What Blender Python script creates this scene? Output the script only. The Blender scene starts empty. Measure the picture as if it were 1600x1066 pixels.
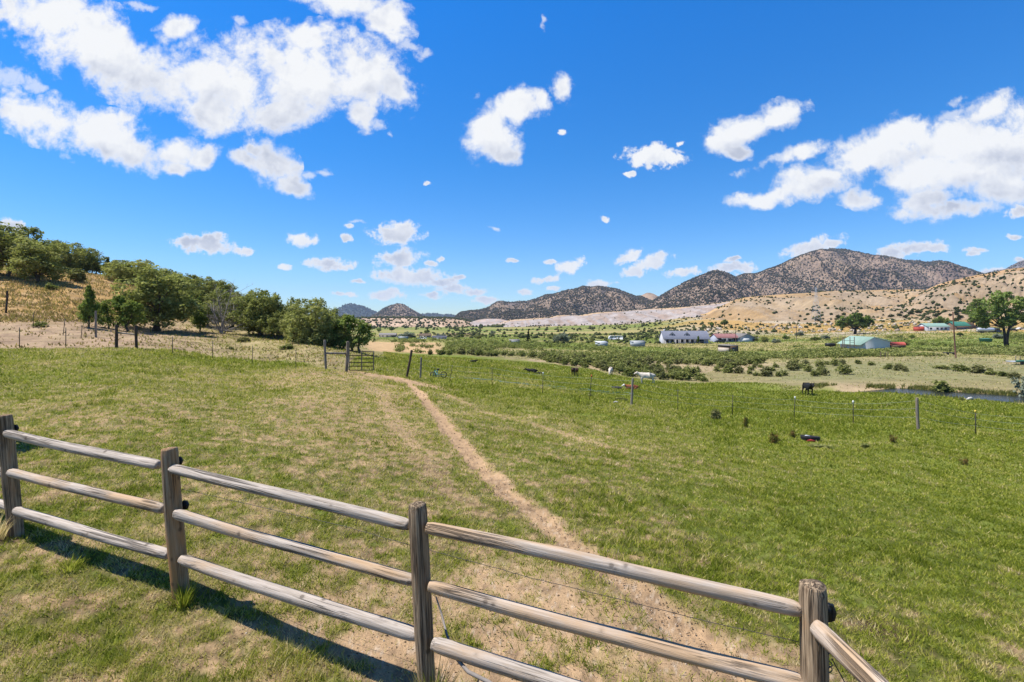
import bpy, bmesh, math, random
import numpy as np
from mathutils import Vector, Matrix
random.seed(11)
RNG = np.random.default_rng(11)
C = bpy.context.scene.collection
sc = bpy.context.scene
PI = math.pi
# photograph geometry: 1600 px wide, focal length 800 px, eye level on row 500, eye 2.4 m above the datum
F, HX, HY, CZ = 800.0, 800.0, 500.0, 2.4

# ------------------------------------------------------------------ numeric helpers
def _hash(ix, iy, seed):
    h = (ix.astype(np.int64)*374761393 + iy.astype(np.int64)*668265263 + seed*974634777) & 0x7fffffff
    h = ((h ^ (h >> 13))*1274126177) & 0x7fffffff
    h = ((h ^ (h >> 16))*1103515245) & 0x7fffffff
    return ((h ^ (h >> 15)) & 0xffffff)/float(0xffffff)
def vnoise(x, y, seed=0):
    x = np.asarray(x, float); y = np.asarray(y, float)
    xi = np.floor(x); yi = np.floor(y); fx = x-xi; fy = y-yi
    fx = fx*fx*fx*(fx*(fx*6-15)+10); fy = fy*fy*fy*(fy*(fy*6-15)+10)
    a = _hash(xi, yi, seed); b = _hash(xi+1, yi, seed); c = _hash(xi, yi+1, seed); d = _hash(xi+1, yi+1, seed)
    return (a*(1-fx)+b*fx)*(1-fy)+(c*(1-fx)+d*fx)*fy
def fbm(x, y, o=4, seed=0, gain=.5):
    s = 0; a = 1; t = 0
    for k in range(o):
        ang = .6*k; cx, sx = math.cos(ang), math.sin(ang)
        s = s+a*vnoise((x*cx-y*sx)*2**k+17.3*k, (x*sx+y*cx)*2**k-9.1*k, seed+k); t += a; a *= gain
    return s/t
def ridged(x, y, o=4, seed=0, gain=.5):
    s = 0; a = 1; t = 0
    for k in range(o):
        s = s+a*(1-np.abs(2*vnoise(x*2**k+5.7*k, y*2**k+3.1*k, seed+k)-1)); t += a; a *= gain
    return s/t
def sstep(a, b, x):
    t = np.clip((np.asarray(x, float)-a)/(b-a), 0, 1); return t*t*(3-2*t)
def lerp(a, b, t): return a+(b-a)*t

# ------------------------------------------------------------------ the lie of the land (metres below eye level along bearings)
COLS = {
 -700: [(1,-2.2),(5,-1.9),(10,-1.4),(25,-.4),(45,3),(70,9),(110,15),(250,20),(1500,20),(9000,20)],
 0:   [(1,-2.3),(5,-2.15),(10,-2.06),(20,-1.95),(32,-1.8),(38,-1.1),(44,.3),(60,4.0),(75,7.6),(95,9.6),(130,10.5),(300,11),(1500,11),(9000,11)],
 110: [(1,-2.32),(5,-2.18),(10,-2.08),(20,-1.95),(32,-1.8),(40,-1.0),(50,.2),(62,3.4),(80,7.6),(98,9.4),(130,9.8),(300,9),(1500,7),(9000,7)],
 200: [(1,-2.33),(5,-2.2),(10,-2.1),(20,-1.95),(31,-1.75),(38,-1.3),(50,-1.05),(60,.6),(75,4.4),(92,7.2),(120,7.6),(300,6),(1500,3),(9000,0)],
 300: [(1,-2.35),(5,-2.25),(10,-2.2),(20,-2.25),(36,-2.4),(55,-1.3),(70,.8),(85,3.6),(105,5.4),(130,5.4),(300,4),(1500,-2),(9000,-6)],
 400: [(1,-2.36),(5,-2.3),(10,-2.3),(20,-2.6),(38,-3.2),(58,-1.7),(80,.6),(100,2.7),(130,3),(300,0),(1500,-8),(9000,-12)],
 500: [(1,-2.4),(5,-2.4),(10,-2.5),(27,-2.7),(48,-2.3),(70,-2.2),(100,-1.6),(150,-4),(300,-10),(800,-14),(1500,-16),(9000,-20)],
 580: [(1,-2.42),(5,-2.45),(10,-2.6),(30,-3.1),(50,-3.7),(68,-4.2),(90,-6.2),(120,-7.9),(150,-8.6),(220,-10.2),(350,-11.8),(700,-13.5),(1500,-16),(9000,-24)],
 700: [(1,-2.45),(4,-2.5),(8,-2.75),(15,-3.15),(30,-3.9),(50,-5.1),(75,-5.9),(105,-7.4),(150,-8.8),(220,-10.2),(350,-11.8),(700,-13.5),(1500,-16),(9000,-24)],
 800: [(1,-2.48),(3.3,-2.5),(5,-2.6),(10,-2.95),(20,-3.7),(32,-4.4),(70,-6.9),(100,-7.8),(160,-9.4),(220,-10.3),(400,-11.5),(800,-13),(1300,-14),(9000,-24)],
 1000:[(1,-2.53),(2.6,-2.55),(5,-2.75),(10,-3.15),(20,-4.1),(30,-5.0),(70,-8.75),(100,-9.5),(150,-10.4),(260,-11.7),(420,-11.2),(650,-7),(900,-4),(2000,-4),(9000,-20)],
 1120:[(1,-2.56),(2.6,-2.6),(5,-2.85),(10,-3.3),(20,-4.5),(30,-5.6),(55,-7.7),(72,-8.7),(100,-9.4),(150,-10.3),(260,-11.7),(330,-10.4),(480,-3),(800,12),(2000,12),(9000,0)],
 1240:[(1,-2.58),(2.6,-2.62),(5,-2.9),(10,-3.45),(20,-4.85),(30,-5.95),(53,-7.8),(75,-8.4),(100,-9.2),(150,-10.3),(260,-10.6),(340,-8.8),(480,0),(800,14),(2000,14),(9000,0)],
 1400:[(1,-2.6),(2.6,-2.65),(5,-2.95),(10,-3.6),(24.5,-5.25),(40,-6.8),(52,-7.5),(58,-7.75),(80,-8.0),(105,-8.6),(130,-9.1),(170,-9.6),(260,-8.6),(330,-6.2),(500,4),(800,16),(2000,16),(9000,0)],
 1600:[(1,-2.62),(2.5,-2.68),(5,-3.0),(10,-3.75),(20,-5.25),(28,-6.3),(46,-7.5),(52,-7.7),(75,-8.0),(100,-8.9),(130,-9.3),(175,-9.8),(250,-7.6),(300,-5.6),(420,6),(800,22),(2000,22),(9000,0)],
 2300:[(1,-2.7),(3,-2.9),(5,-3.3),(10,-4.2),(20,-5.8),(28,-6.8),(40,-7.6),(50,-7.9),(100,-8.9),(175,-8),(250,-5),(420,12),(800,30),(2000,30),(9000,0)],
}
_pxg = np.arange(-700, 2301, 10.0)
_lg = np.linspace(0, math.log(9000), 560)
def _table():
    keys = sorted(COLS)
    colz = np.array([np.interp(_lg, [math.log(a) for a, b in COLS[k]], [b for a, b in COLS[k]]) for k in keys])
    T = np.array([np.interp(_pxg, keys, colz[:, j]) for j in range(len(_lg))]).T
    def blur(A, s, ax):
        n = int(3*s)+1; k = np.exp(-.5*(np.arange(-n, n+1)/s)**2); k /= k.sum()
        P = np.concatenate([np.repeat(np.take(A, [0], ax), n, ax), A, np.repeat(np.take(A, [-1], ax), n, ax)], ax)
        return np.apply_along_axis(lambda v: np.convolve(v, k, 'valid'), ax, P)
    return blur(blur(T, 3.5, 0), 3.0, 1)
TAB = _table()
CREEK_PX = [(1180,603,61),(1260,606,60),(1330,608.5,58.6),(1400,612.5,56.2),(1462,617,53.9),(1517,621.5,51.8),(1600,627,49.5),(1720,635,46.8),(1900,646,43.5),(2200,660,41)]
CREEK = [((p-HX)/F*Y, Y) for p, q, Y in CREEK_PX]
def polydist(X, Y, pts):
    best = np.full(np.shape(X), 1e9)
    for (ax, ay), (bx, by) in zip(pts[:-1], pts[1:]):
        dx, dy = bx-ax, by-ay; L = dx*dx+dy*dy
        t = np.clip(((X-ax)*dx+(Y-ay)*dy)/L, 0, 1)
        best = np.minimum(best, np.hypot(X-ax-t*dx, Y-ay-t*dy))
    return best
def gz0(X, Y):
    X = np.asarray(X, float); Y = np.asarray(Y, float)
    th = np.arctan2(X, Y); r = np.maximum(np.hypot(X, Y), 1e-3); tc = np.clip(th, -1.05, 1.05)
    px = HX+F*np.tan(tc); D = np.maximum(r*np.cos(tc), 1.0001)
    u = np.clip((px-_pxg[0])/10.0, 0, len(_pxg)-1.001); v = np.clip(np.log(D)/(_lg[1]-_lg[0]), 0, len(_lg)-1.001)
    iu = u.astype(int); iv = v.astype(int); fu = u-iu; fv = v-iv
    z = (TAB[iu, iv]*(1-fu)+TAB[iu+1, iv]*fu)*(1-fv)+(TAB[iu, iv+1]*(1-fu)+TAB[iu+1, iv+1]*fu)*fv
    w = sstep(1.2, 2.6, np.abs(th))
    return z*(1-w)+w*np.clip(z, -9, 4)*.4-2.4*.6*w
def gz(X, Y):
    X = np.asarray(X, float); Y = np.asarray(Y, float)
    r = np.hypot(X, Y)
    z = gz0(X, Y)+CZ
    z = z+(fbm(X*1.3, Y*1.3, 3, 5)-.5)*.07*sstep(1.5, 5, r)+(fbm(X*.22, Y*.22, 3, 9)-.5)*.35*sstep(6, 25, r)
    z = z+(fbm(X*.05, Y*.05, 4, 21)-.5)*2.2*sstep(60, 140, r)*sstep(-9.5, -4, z-CZ)
    z = z+(ridged(X*.02, Y*.012, 4, 33)-.6)*10*sstep(300, 520, r)*sstep(-4, 6, z-CZ)*sstep(120, 250, X)
    m = (Y > 35) & (Y < 75) & (X > 15)
    if np.any(m):
        d = polydist(X, Y, CREEK)
        z = np.where(m, z-0.85*sstep(4.6, 1.8, d)*sstep(22, 32, X), z)
    return z
def gzs(x, y): return float(gz(np.array([x]), np.array([y]))[0])
_YS = np.exp(np.linspace(math.log(1.5), math.log(3000), 2600))
def hit(px, py, lo=1.5):
    """ground point seen at this bearing and dip"""
    X = (px-HX)/F*_YS; zr = CZ-(py-HY)/F*_YS; g = gz(X, _YS)
    k = np.nonzero((zr <= g) & (_YS >= lo))[0]
    i = int(k[0]) if len(k) else len(_YS)-1
    return float(X[i]), float(_YS[i]), float(g[i])
def at(px, Y):
    X = (px-HX)/F*Y; return X, Y, gzs(X, Y)

# ------------------------------------------------------------------ objects, names, labels
def thing(name, label, cat, loc=(0,0,0), rotz=0, group=None):
    o = bpy.data.objects.new(name, None); C.objects.link(o); o.empty_display_size = .2
    o.location = loc; o.rotation_euler = (0, 0, rotz)
    return tag(o, label, cat, group)
def tag(o, label, cat, group=None):
    o['label'] = label; o['category'] = cat
    if group: o['group'] = group
    return o
def dup(root, loc, rotz=0, scale=(1,1,1), label=None, group=None):
    r = root.copy(); C.objects.link(r); r.location = loc; r.rotation_euler = (0, 0, rotz); r.scale = scale
    if label: r['label'] = label
    if group: r['group'] = group
    for ch in list(root.children):
        c = ch.copy(); C.objects.link(c); c.parent = r
        for g in list(ch.children):
            d = g.copy(); C.objects.link(d); d.parent = c
    return r
class Kind:
    """first placement uses the built thing, later ones copy it with its parts"""
    def __init__(s, root): s.root = root; s.used = False
    def put(s, loc, rotz=0, scale=(1,1,1), label=None, group=None):
        if s.used: return dup(s.root, loc, rotz, scale, label, group)
        s.used = True; r = s.root; r.location = loc; r.rotation_euler = (0, 0, rotz); r.scale = scale
        if label: r['label'] = label
        if group: r['group'] = group
        return r
class MB:
    def __init__(s): s.v = []; s.f = []; s.n = 0; s.a = []; s.smooth = False
    def add(s, V, Fc, a=None):
        V = np.asarray(V, float); Fc = np.asarray(Fc, int)
        s.v.append(V); s.f.append(Fc+s.n); s.n += len(V)
        s.a.append(np.full(len(V), .5) if a is None else np.broadcast_to(np.asarray(a, float), (len(V),)))
        return s
    def box(s, x0, x1, y0, y1, z0, z1, M=None):
        V = np.array([(x, y, z) for x in (x0, x1) for y in (y0, y1) for z in (z0, z1)], float)
        if M is not None: V = V@np.array(M.to_3x3()).T+np.array(M.translation)
        return s.add(V, [(0,1,3,2),(4,6,7,5),(0,4,5,1),(2,3,7,6),(0,2,6,4),(1,5,7,3)])
    def tube(s, P, R, n=8, cap=True, a=None, seed=None):
        P = np.asarray(P, float); R = np.broadcast_to(np.asarray(R, float), (len(P),))
        T = np.gradient(P, axis=0); T /= np.maximum(np.linalg.norm(T, axis=1), 1e-9)[:, None]
        ref = np.array([0, 0, 1.]) if abs(T[0, 2]) < .9 else np.array([1., 0, 0])
        rings = []
        A = np.cross(T[0], ref); A /= np.linalg.norm(A)
        an = np.linspace(0, 2*PI, n, endpoint=False)
        for i in range(len(P)):
            A = A-T[i]*A.dot(T[i]); A /= np.linalg.norm(A); B = np.cross(T[i], A)
            rings.append(P[i]+R[i]*(np.cos(an)[:, None]*A+np.sin(an)[:, None]*B))
        V = np.concatenate(rings); m = len(P)
        i = np.arange(m-1)[:, None]*n; j = np.arange(n)[None]; k = (j+1) % n
        Fq = np.stack([i+j, i+k, i+n+k, i+n+j], -1).reshape(-1, 4)
        base = s.n; s.add(V, Fq, a)
        if cap:
            for c, st in ((P[0], 0), (P[-1], (m-1)*n)):
                s.v.append(c[None]); s.a.append(np.full(1, .5)); ci = s.n; s.n += 1
                q = np.stack([np.full(n, ci), base+st+np.arange(n), base+st+(np.arange(n)+1) % n], -1)
                s.f.append(q)
        return s
    def gable(s, x0, x1, y0, y1, z0, zr, ov=.4, th=.18):
        """pitched roof slab, ridge along x"""
        ym = (y0+y1)/2; sl = (zr-z0)/(ym-y0); a = x0-ov; b = x1+ov
        c = y0-ov; d = y1+ov; zc = z0-ov*sl
        V = [(a,c,zc),(b,c,zc),(b,ym,zr),(a,ym,zr),(a,d,zc),(b,d,zc)]
        V += [(x, y, z+th) for x, y, z in V]
        return s.add(V, [(0,1,2,3),(3,2,5,4),(6,9,8,7),(9,10,11,8),(0,6,7,1),(4,5,11,10)]).add(
            [V[0],V[3],V[9],V[6],V[4],V[10],V[1],V[2],V[8],V[7],V[5],V[11]], [(0,1,2,3),(1,4,5,2),(6,9,8,7),(7,8,11,10)])
    def gwall(s, x0, x1, y0, y1, z0, ze, zr):
        """house body with gable ends on x0 and x1"""
        ym = (y0+y1)/2
        V = [(x0,y0,z0),(x1,y0,z0),(x1,y1,z0),(x0,y1,z0),(x0,y0,ze),(x1,y0,ze),(x1,y1,ze),(x0,y1,ze),(x0,ym,zr),(x1,ym,zr)]
        s.add(V, [(0,1,5,4),(2,3,7,6),(4,5,9,8),(6,7,8,9)])
        s.n -= 10; s.f.append(np.array([(0,4,7,3),(1,2,6,5)])+s.n); s.f.append(np.array([(4,8,7),(5,6,9)])+s.n); s.n += 10
        return s
    def build(s, name, mat, parent=None, smooth=False, attr='tone'):
        V = np.concatenate(s.v); me = bpy.data.meshes.new(name)
        loops = np.concatenate([f.ravel() for f in s.f]).astype(np.int32)
        tot = np.concatenate([np.full(len(f), f.shape[1]) for f in s.f]); st = np.concatenate([[0], np.cumsum(tot)[:-1]]).astype(np.int32)
        me.vertices.add(len(V)); me.vertices.foreach_set('co', V.astype(np.float32).ravel())
        me.loops.add(len(loops)); me.loops.foreach_set('vertex_index', loops)
        me.polygons.add(len(tot)); me.polygons.foreach_set('loop_start', st)
        if smooth: me.polygons.foreach_set('use_smooth', np.ones(len(tot), bool))
        me.update(calc_edges=True)
        if attr:
            at_ = me.attributes.new(attr, 'FLOAT', 'POINT'); at_.data.foreach_set('value', np.concatenate(s.a).astype(np.float32))
        me.materials.append(mat)
        o = bpy.data.objects.new(name, me); C.objects.link(o)
        if parent is not None: o.parent = parent
        return o
def setcol(me, name, col):
    a = me.attributes.new(name, 'FLOAT_COLOR', 'POINT')
    a.data.foreach_set('color', np.concatenate([col, np.ones((len(col), 1))], 1).astype(np.float32).ravel())

# ------------------------------------------------------------------ materials
def newmat(name):
    m = bpy.data.materials.new(name); m.use_nodes = True; nt = m.node_tree; nt.nodes.clear()
    out = nt.nodes.new('ShaderNodeOutputMaterial'); return m, nt, out
def N(nt, t, **k):
    n = nt.nodes.new('ShaderNode'+t)
    for a, b in k.items():
        if a.startswith('i_'): n.inputs[a[2:].replace('_', ' ')].default_value = b
        else: setattr(n, a, b)
    return n
def L(nt, a, b): nt.links.new(a, b)
def ramp(nt, fac, stops):
    r = N(nt, 'ValToRGB'); e = r.color_ramp.elements
    while len(e) < len(stops): e.new(.5)
    for i, (p, c) in enumerate(stops):
        e[i].position = p; e[i].color = (*c, 1) if len(c) == 3 else c
    L(nt, fac, r.inputs[0]); return r.outputs[0]
def mixc(nt, fac, a, b, mode='MIX'):
    m = N(nt, 'Mix', data_type='RGBA', blend_type=mode)
    for s, v in ((m.inputs['Factor'], fac), (m.inputs['A'], a), (m.inputs['B'], b)):
        if hasattr(v, 'is_output'): L(nt, v, s)
        elif isinstance(v, (tuple, list)): s.default_value = (*v, 1)
        else: s.default_value = v
    return m.outputs['Result']
def noise(nt, vec, scale, detail=4, rough=.55, dist=0):
    n = N(nt, 'TexNoise'); n.inputs['Scale'].default_value = scale; n.inputs['Detail'].default_value = detail
    n.inputs['Roughness'].default_value = rough; n.inputs['Distortion'].default_value = dist
    if vec is not None: L(nt, vec, n.inputs['Vector'])
    return n.outputs['Fac']
def mth(nt, op, a, b=None, c=None, clamp=False):
    m = N(nt, 'Math', operation=op); m.use_clamp = clamp
    for i, v in enumerate((a, b, c)):
        if v is None: continue
        if hasattr(v, 'is_output'): L(nt, v, m.inputs[i])
        else: m.inputs[i].default_value = v
    return m.outputs[0]
def bump(nt, h, dist, strength=1):
    b = N(nt, 'Bump'); b.inputs['Strength'].default_value = strength; b.inputs['Distance'].default_value = dist
    L(nt, h, b.inputs['Height']); return b.outputs[0]
def principled(nt, out, col, rough=.8, nrm=None, spec=.3, metal=0):
    p = N(nt, 'BsdfPrincipled'); p.inputs['Roughness'].default_value = rough
    p.inputs['Specular IOR Level'].default_value = spec; p.inputs['Metallic'].default_value = metal
    if hasattr(col, 'is_output'): L(nt, col, p.inputs['Base Color'])
    else: p.inputs['Base Color'].default_value = (*col, 1)
    if nrm is not None: L(nt, nrm, p.inputs['Normal'])
    L(nt, p.outputs[0], out.inputs['Surface']); return p
def simple(name, col, rough=.7, var=.3, scale=4, spec=.3, metal=0, bmp=0, col2=None):
    m, nt, out = newmat(name)
    tc = N(nt, 'TexCoord').outputs['Object']
    n1 = noise(nt, tc, scale, 6, .6)
    c2 = col2 or tuple(min(1, c*(1+var)) for c in col); c1 = tuple(c*(1-var) for c in col)
    c = ramp(nt, n1, [(.3, c1), (.7, c2)])
    nr = bump(nt, noise(nt, tc, scale*6, 4), bmp) if bmp else None
    principled(nt, out, c, rough, nr, spec, metal); return m
def foliage(name, stops, trans=.25):
    m, nt, out = newmat(name)
    a = N(nt, 'Attribute', attribute_name='tone').outputs['Fac']
    oi = N(nt, 'ObjectInfo').outputs['Random']
    a2 = mth(nt, 'ADD', a, mth(nt, 'MULTIPLY_ADD', oi, .24, -.12))
    c = ramp(nt, a2, stops)
    d = N(nt, 'BsdfDiffuse'); L(nt, c, d.inputs[0])
    t = N(nt, 'BsdfTranslucent'); L(nt, mixc(nt, .5, c, (.3, .36, .05), 'MIX'), t.inputs[0])
    x = N(nt, 'MixShader'); x.inputs[0].default_value = trans
    L(nt, d.outputs[0], x.inputs[1]); L(nt, t.outputs[0], x.inputs[2]); L(nt, x.outputs[0], out.inputs['Surface'])
    return m
def wood(name, axis, ca, cb, cc, warm=.3, cracks=1.0):
    """weathered timber; grain runs along the given object axis"""
    m, nt, out = newmat(name)
    oi = N(nt, 'ObjectInfo').outputs['Random']
    tc = N(nt, 'TexCoord').outputs['Object']
    off = N(nt, 'VectorMath', operation='ADD'); L(nt, tc, off.inputs[0])
    cmb = N(nt, 'CombineXYZ')
    for i in range(3): L(nt, mth(nt, 'MULTIPLY', oi, 7.3+5*i), cmb.inputs[i])
    L(nt, cmb.outputs[0], off.inputs[1]); p = off.outputs[0]
    def stretched(k, s=1):
        mp = N(nt, 'Mapping'); L(nt, p, mp.inputs[0]); v = [s, s, s]; v[axis] = k*s; mp.inputs['Scale'].default_value = v; return mp.outputs[0]
    g1 = noise(nt, stretched(.035), 75, 5, .65, .4)
    g2 = noise(nt, stretched(.02), 28, 4, .6, .8)
    blot = noise(nt, stretched(.25), 7, 4, .6)
    c = mixc(nt, ramp(nt, g1, [(.36, (0,0,0)), (.64, (1,1,1))]), ca, cb)
    wf = ramp(nt, mth(nt, 'ADD', blot, mth(nt, 'MULTIPLY_ADD', oi, .3, -.15)), [(.5, (0,0,0)), (.72, (1,1,1))])
    c = mixc(nt, mth(nt, 'MULTIPLY', wf, warm), c, cc)
    crack = ramp(nt, g2, [(.40, (0,0,0)), (.445, (1,1,1)), (.455, (1,1,1)), (.5, (0,0,0))])
    gate = ramp(nt, noise(nt, stretched(.3), 5, 2), [(.46, (0,0,0)), (.56, (1,1,1))])
    ck = mth(nt, 'MULTIPLY', mth(nt, 'MULTIPLY', crack, gate), cracks)
    c = mixc(nt, mth(nt, 'MULTIPLY', ck, .7), c, (.03, .024, .02))
    vo = N(nt, 'TexVoronoi'); vo.inputs['Scale'].default_value = 8.5; vo.inputs['Randomness'].default_value = 1; L(nt, stretched(.9), vo.inputs['Vector'])
    kn = ramp(nt, vo.outputs['Distance'], [(.0, (1,1,1)), (.10, (1,1,1)), (.15, (.25,.25,.25)), (.24, (0,0,0))])
    c = mixc(nt, mth(nt, 'MULTIPLY', kn, .62), c, (.06, .042, .03))
    h = mth(nt, 'SUBTRACT', g1, mth(nt, 'MULTIPLY', ck, 1.6))
    principled(nt, out, c, .85, bump(nt, h, .006, .8), .15); return m

M_ = {}
M_['rail'] = wood('weathered_rail_wood', 0, (.30,.25,.20), (.50,.43,.365), (.46,.28,.13), .6)
M_['post'] = wood('weathered_post_wood', 2, (.13,.085,.05), (.42,.31,.20), (.40,.21,.09), 1.0)
M_['oldpost'] = wood('old_post_wood', 2, (.13,.11,.09), (.32,.28,.23), (.22,.15,.09), .4)
M_['darkpost'] = wood('dark_post_wood', 2, (.035,.026,.02), (.11,.085,.065), (.1,.06,.04), .4)
M_['steel'] = simple('t_post_steel', (.045,.04,.03), .6, .4, 8)
M_['wire'] = simple('rusty_wire', (.06,.05,.045), .6, .3, 9)
M_['bright_wire'] = simple('plain_wire', (.3,.32,.3), .5, .2, 9)
M_['black'] = simple('black_plastic', (.012,.012,.013), .5, .3, 9)
M_['white'] = simple('white_paint', (.62,.62,.6), .6, .08, 3)
M_['juniper'] = foliage('juniper_foliage', [(.1,(.10,.115,.04)),(.45,(.285,.295,.10)),(.75,(.43,.43,.155)),(1,(.54,.5,.24))], .38)
M_['young'] = foliage('young_juniper_foliage', [(.1,(.075,.11,.03)),(.5,(.20,.27,.065)),(.9,(.33,.39,.11))], .36)
M_['cotton'] = foliage('cottonwood_foliage', [(.1,(.06,.10,.028)),(.5,(.165,.23,.06)),(.9,(.27,.34,.10))], .36)
M_['sage'] = foliage('sagebrush_foliage', [(.1,(.08,.085,.04)),(.5,(.18,.18,.075)),(.9,(.29,.27,.13))], .25)
M_['brush'] = foliage('creek_brush_foliage', [(.1,(.07,.09,.028)),(.5,(.19,.21,.065)),(.9,(.33,.32,.12))], .28)
M_['silver'] = foliage('silver_foliage', [(.1,(.12,.14,.1)),(.5,(.24,.27,.2)),(.9,(.36,.38,.3))], .2)
M_['dock'] = foliage('dock_foliage', [(.0,(.05,.085,.02)),(.5,(.12,.10,.03)),(.7,(.22,.09,.04)),(1,(.26,.12,.06))], .2)
M_['mtnbush'] = foliage('mountain_juniper', [(.1,(.02,.02,.016)),(.5,(.045,.043,.032)),(.9,(.085,.078,.055))], .05)
M_['bark'] = simple('juniper_bark', (.10,.075,.055), .9, .4, 12, bmp=.02)
M_['dead'] = simple('bleached_dead_wood', (.24,.21,.185), .9, .3, 6)
M_['darkbark'] = simple('dark_bark', (.045,.036,.028), .9, .4, 4)

# ------------------------------------------------------------------ foreground fence line (needed by the ground as well)
FP = [(-7.15,6.18),(-4.99,5.10),(-2.75,4.19),(-.575,3.33),(1.53,2.59),(1.85,.28)]
def unproj(L_): return [hit(a, b)[:2] for a, b in L_]
PATH = unproj([(592,584),(618,588),(640,600),(664,625),(690,655),(716,690),(746,725),(786,765),(830,800),(872,835),(922,868),(985,915),(1045,965),(1092,1008),(1130,1046)])
TRAIL1 = unproj([(598,612),(612,650),(642,690),(690,752),(740,800)])
TRAIL2 = unproj([(690,615),(760,645),(870,675),(958,702)])
EDGE_PX = [(540,549),(600,549),(700,554),(820,564),(880,572),(950,583),(1010,594),(1090,598),(1180,597),(1240,602),(1300,606)]
EDGE_Y = [hit(a, b, 30)[1] for a, b in EDGE_PX]
def edgeY(px): return np.interp(px, [a for a, b in EDGE_PX]+[1330,1400,1462,1517,1600,1720,1900], EDGE_Y+[56.4,53.2,50.6,48.3,46,43.4,40])
LFENCE_PX = [(-700,14),(-300,22),(0,31),(103,31.5),(230,31.5),(270,35),(333,36),(394,37.5),(462,34),(509,30),(541,29)]
def lfenceY(px): return np.interp(px, [a for a, b in LFENCE_PX]+[560,640,700], [b for a, b in LFENCE_PX]+[45,60,70])

GREEN = np.array([.145,.14,.042]); LUSH = np.array([.14,.165,.032]); STRAW = np.array([.27,.21,.10]); SOIL = np.array([.37,.245,.14])
GOLD = np.array([.36,.21,.07]); PINK = np.array([.30,.21,.135]); OLIVE = np.array([.21,.18,.085]); SAND = np.array([.38,.275,.18])
def cover(X, Y):
    """share of ground hidden by grass in the pasture, and how dry that grass is"""
    Yc = np.maximum(Y, .6); px = HX+F*X/Yc; r = np.hypot(X, Y)
    n1 = fbm(X*.45, Y*.45, 4, 51); n2 = fbm(X*2.6, Y*2.6, 4, 61, .6); n3 = fbm(X*.12, Y*.12, 3, 71)
    d = polydist(X, Y, PATH); w = .17+.06*n2
    path = sstep(w+.16, w-.05, d+(n2-.5)*.5)
    tr = sstep(.42, .05, polydist(X, Y, TRAIL1)+(n2-.5)*.8)*.38+sstep(.4, .05, polydist(X, Y, TRAIL2)+(n2-.5)*.9)*.38
    gate = sstep(2.6, .8, np.hypot((X+6.6)/1.6, Y-29.3)+(n2-.5)*2)
    # bare strip along the far side of the timber fence
    fd = polydist(X, Y, FP[1:5]); far = ((X+.575)*.37+(Y-3.33)*.93) > 0
    strip = sstep(1.45, .3, fd+(n1-.5)*2.2+(n2-.5)*1.6-.3*sstep(-2.6, 0.6, X)*1.6)*np.where(far, 1, .12)*sstep(-3.6, -.6, X)
    spread = sstep(1.25, .25, polydist(X, Y, [(.2,4.9),(1.2,4.2),(1.7,3.5)])+(n2-.5)*1.6)
    n4 = fbm(X*4.5, Y*4.5, 4, 66, .6); clump = sstep(.66, .5, n4)
    bare = np.clip(np.maximum.reduce([path, gate, strip*.97*clump, spread*.95*np.maximum(clump, .72)]), 0, 1)
    n6 = fbm(X*6.5, Y*6.5, 4, 57, .6)
    dry = .29+.35*(n1-.5)+.85*(n2-.5)+1.5*(n6-.5)*sstep(30, 10, r)+.2*np.exp(-((px-560)/230)**2)*sstep(45, 8, Y)+.1*sstep(40, 4, r)+tr
    dry = dry-.33*sstep(850, 1250, px)*sstep(3.5, 9, r)-.25*sstep(30, 55, Y)+(n3-.5)*.9*sstep(4, 15, r)
    dry = dry+.16*np.where(~far & (r < 7), 1, 0)
    dry = np.clip(dry, 0, 1); cov = np.clip(1-bare, 0, 1)*np.clip(1.2-.8*sstep(.45, .9, dry), .4, 1)
    return cov, dry, bare
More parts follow.
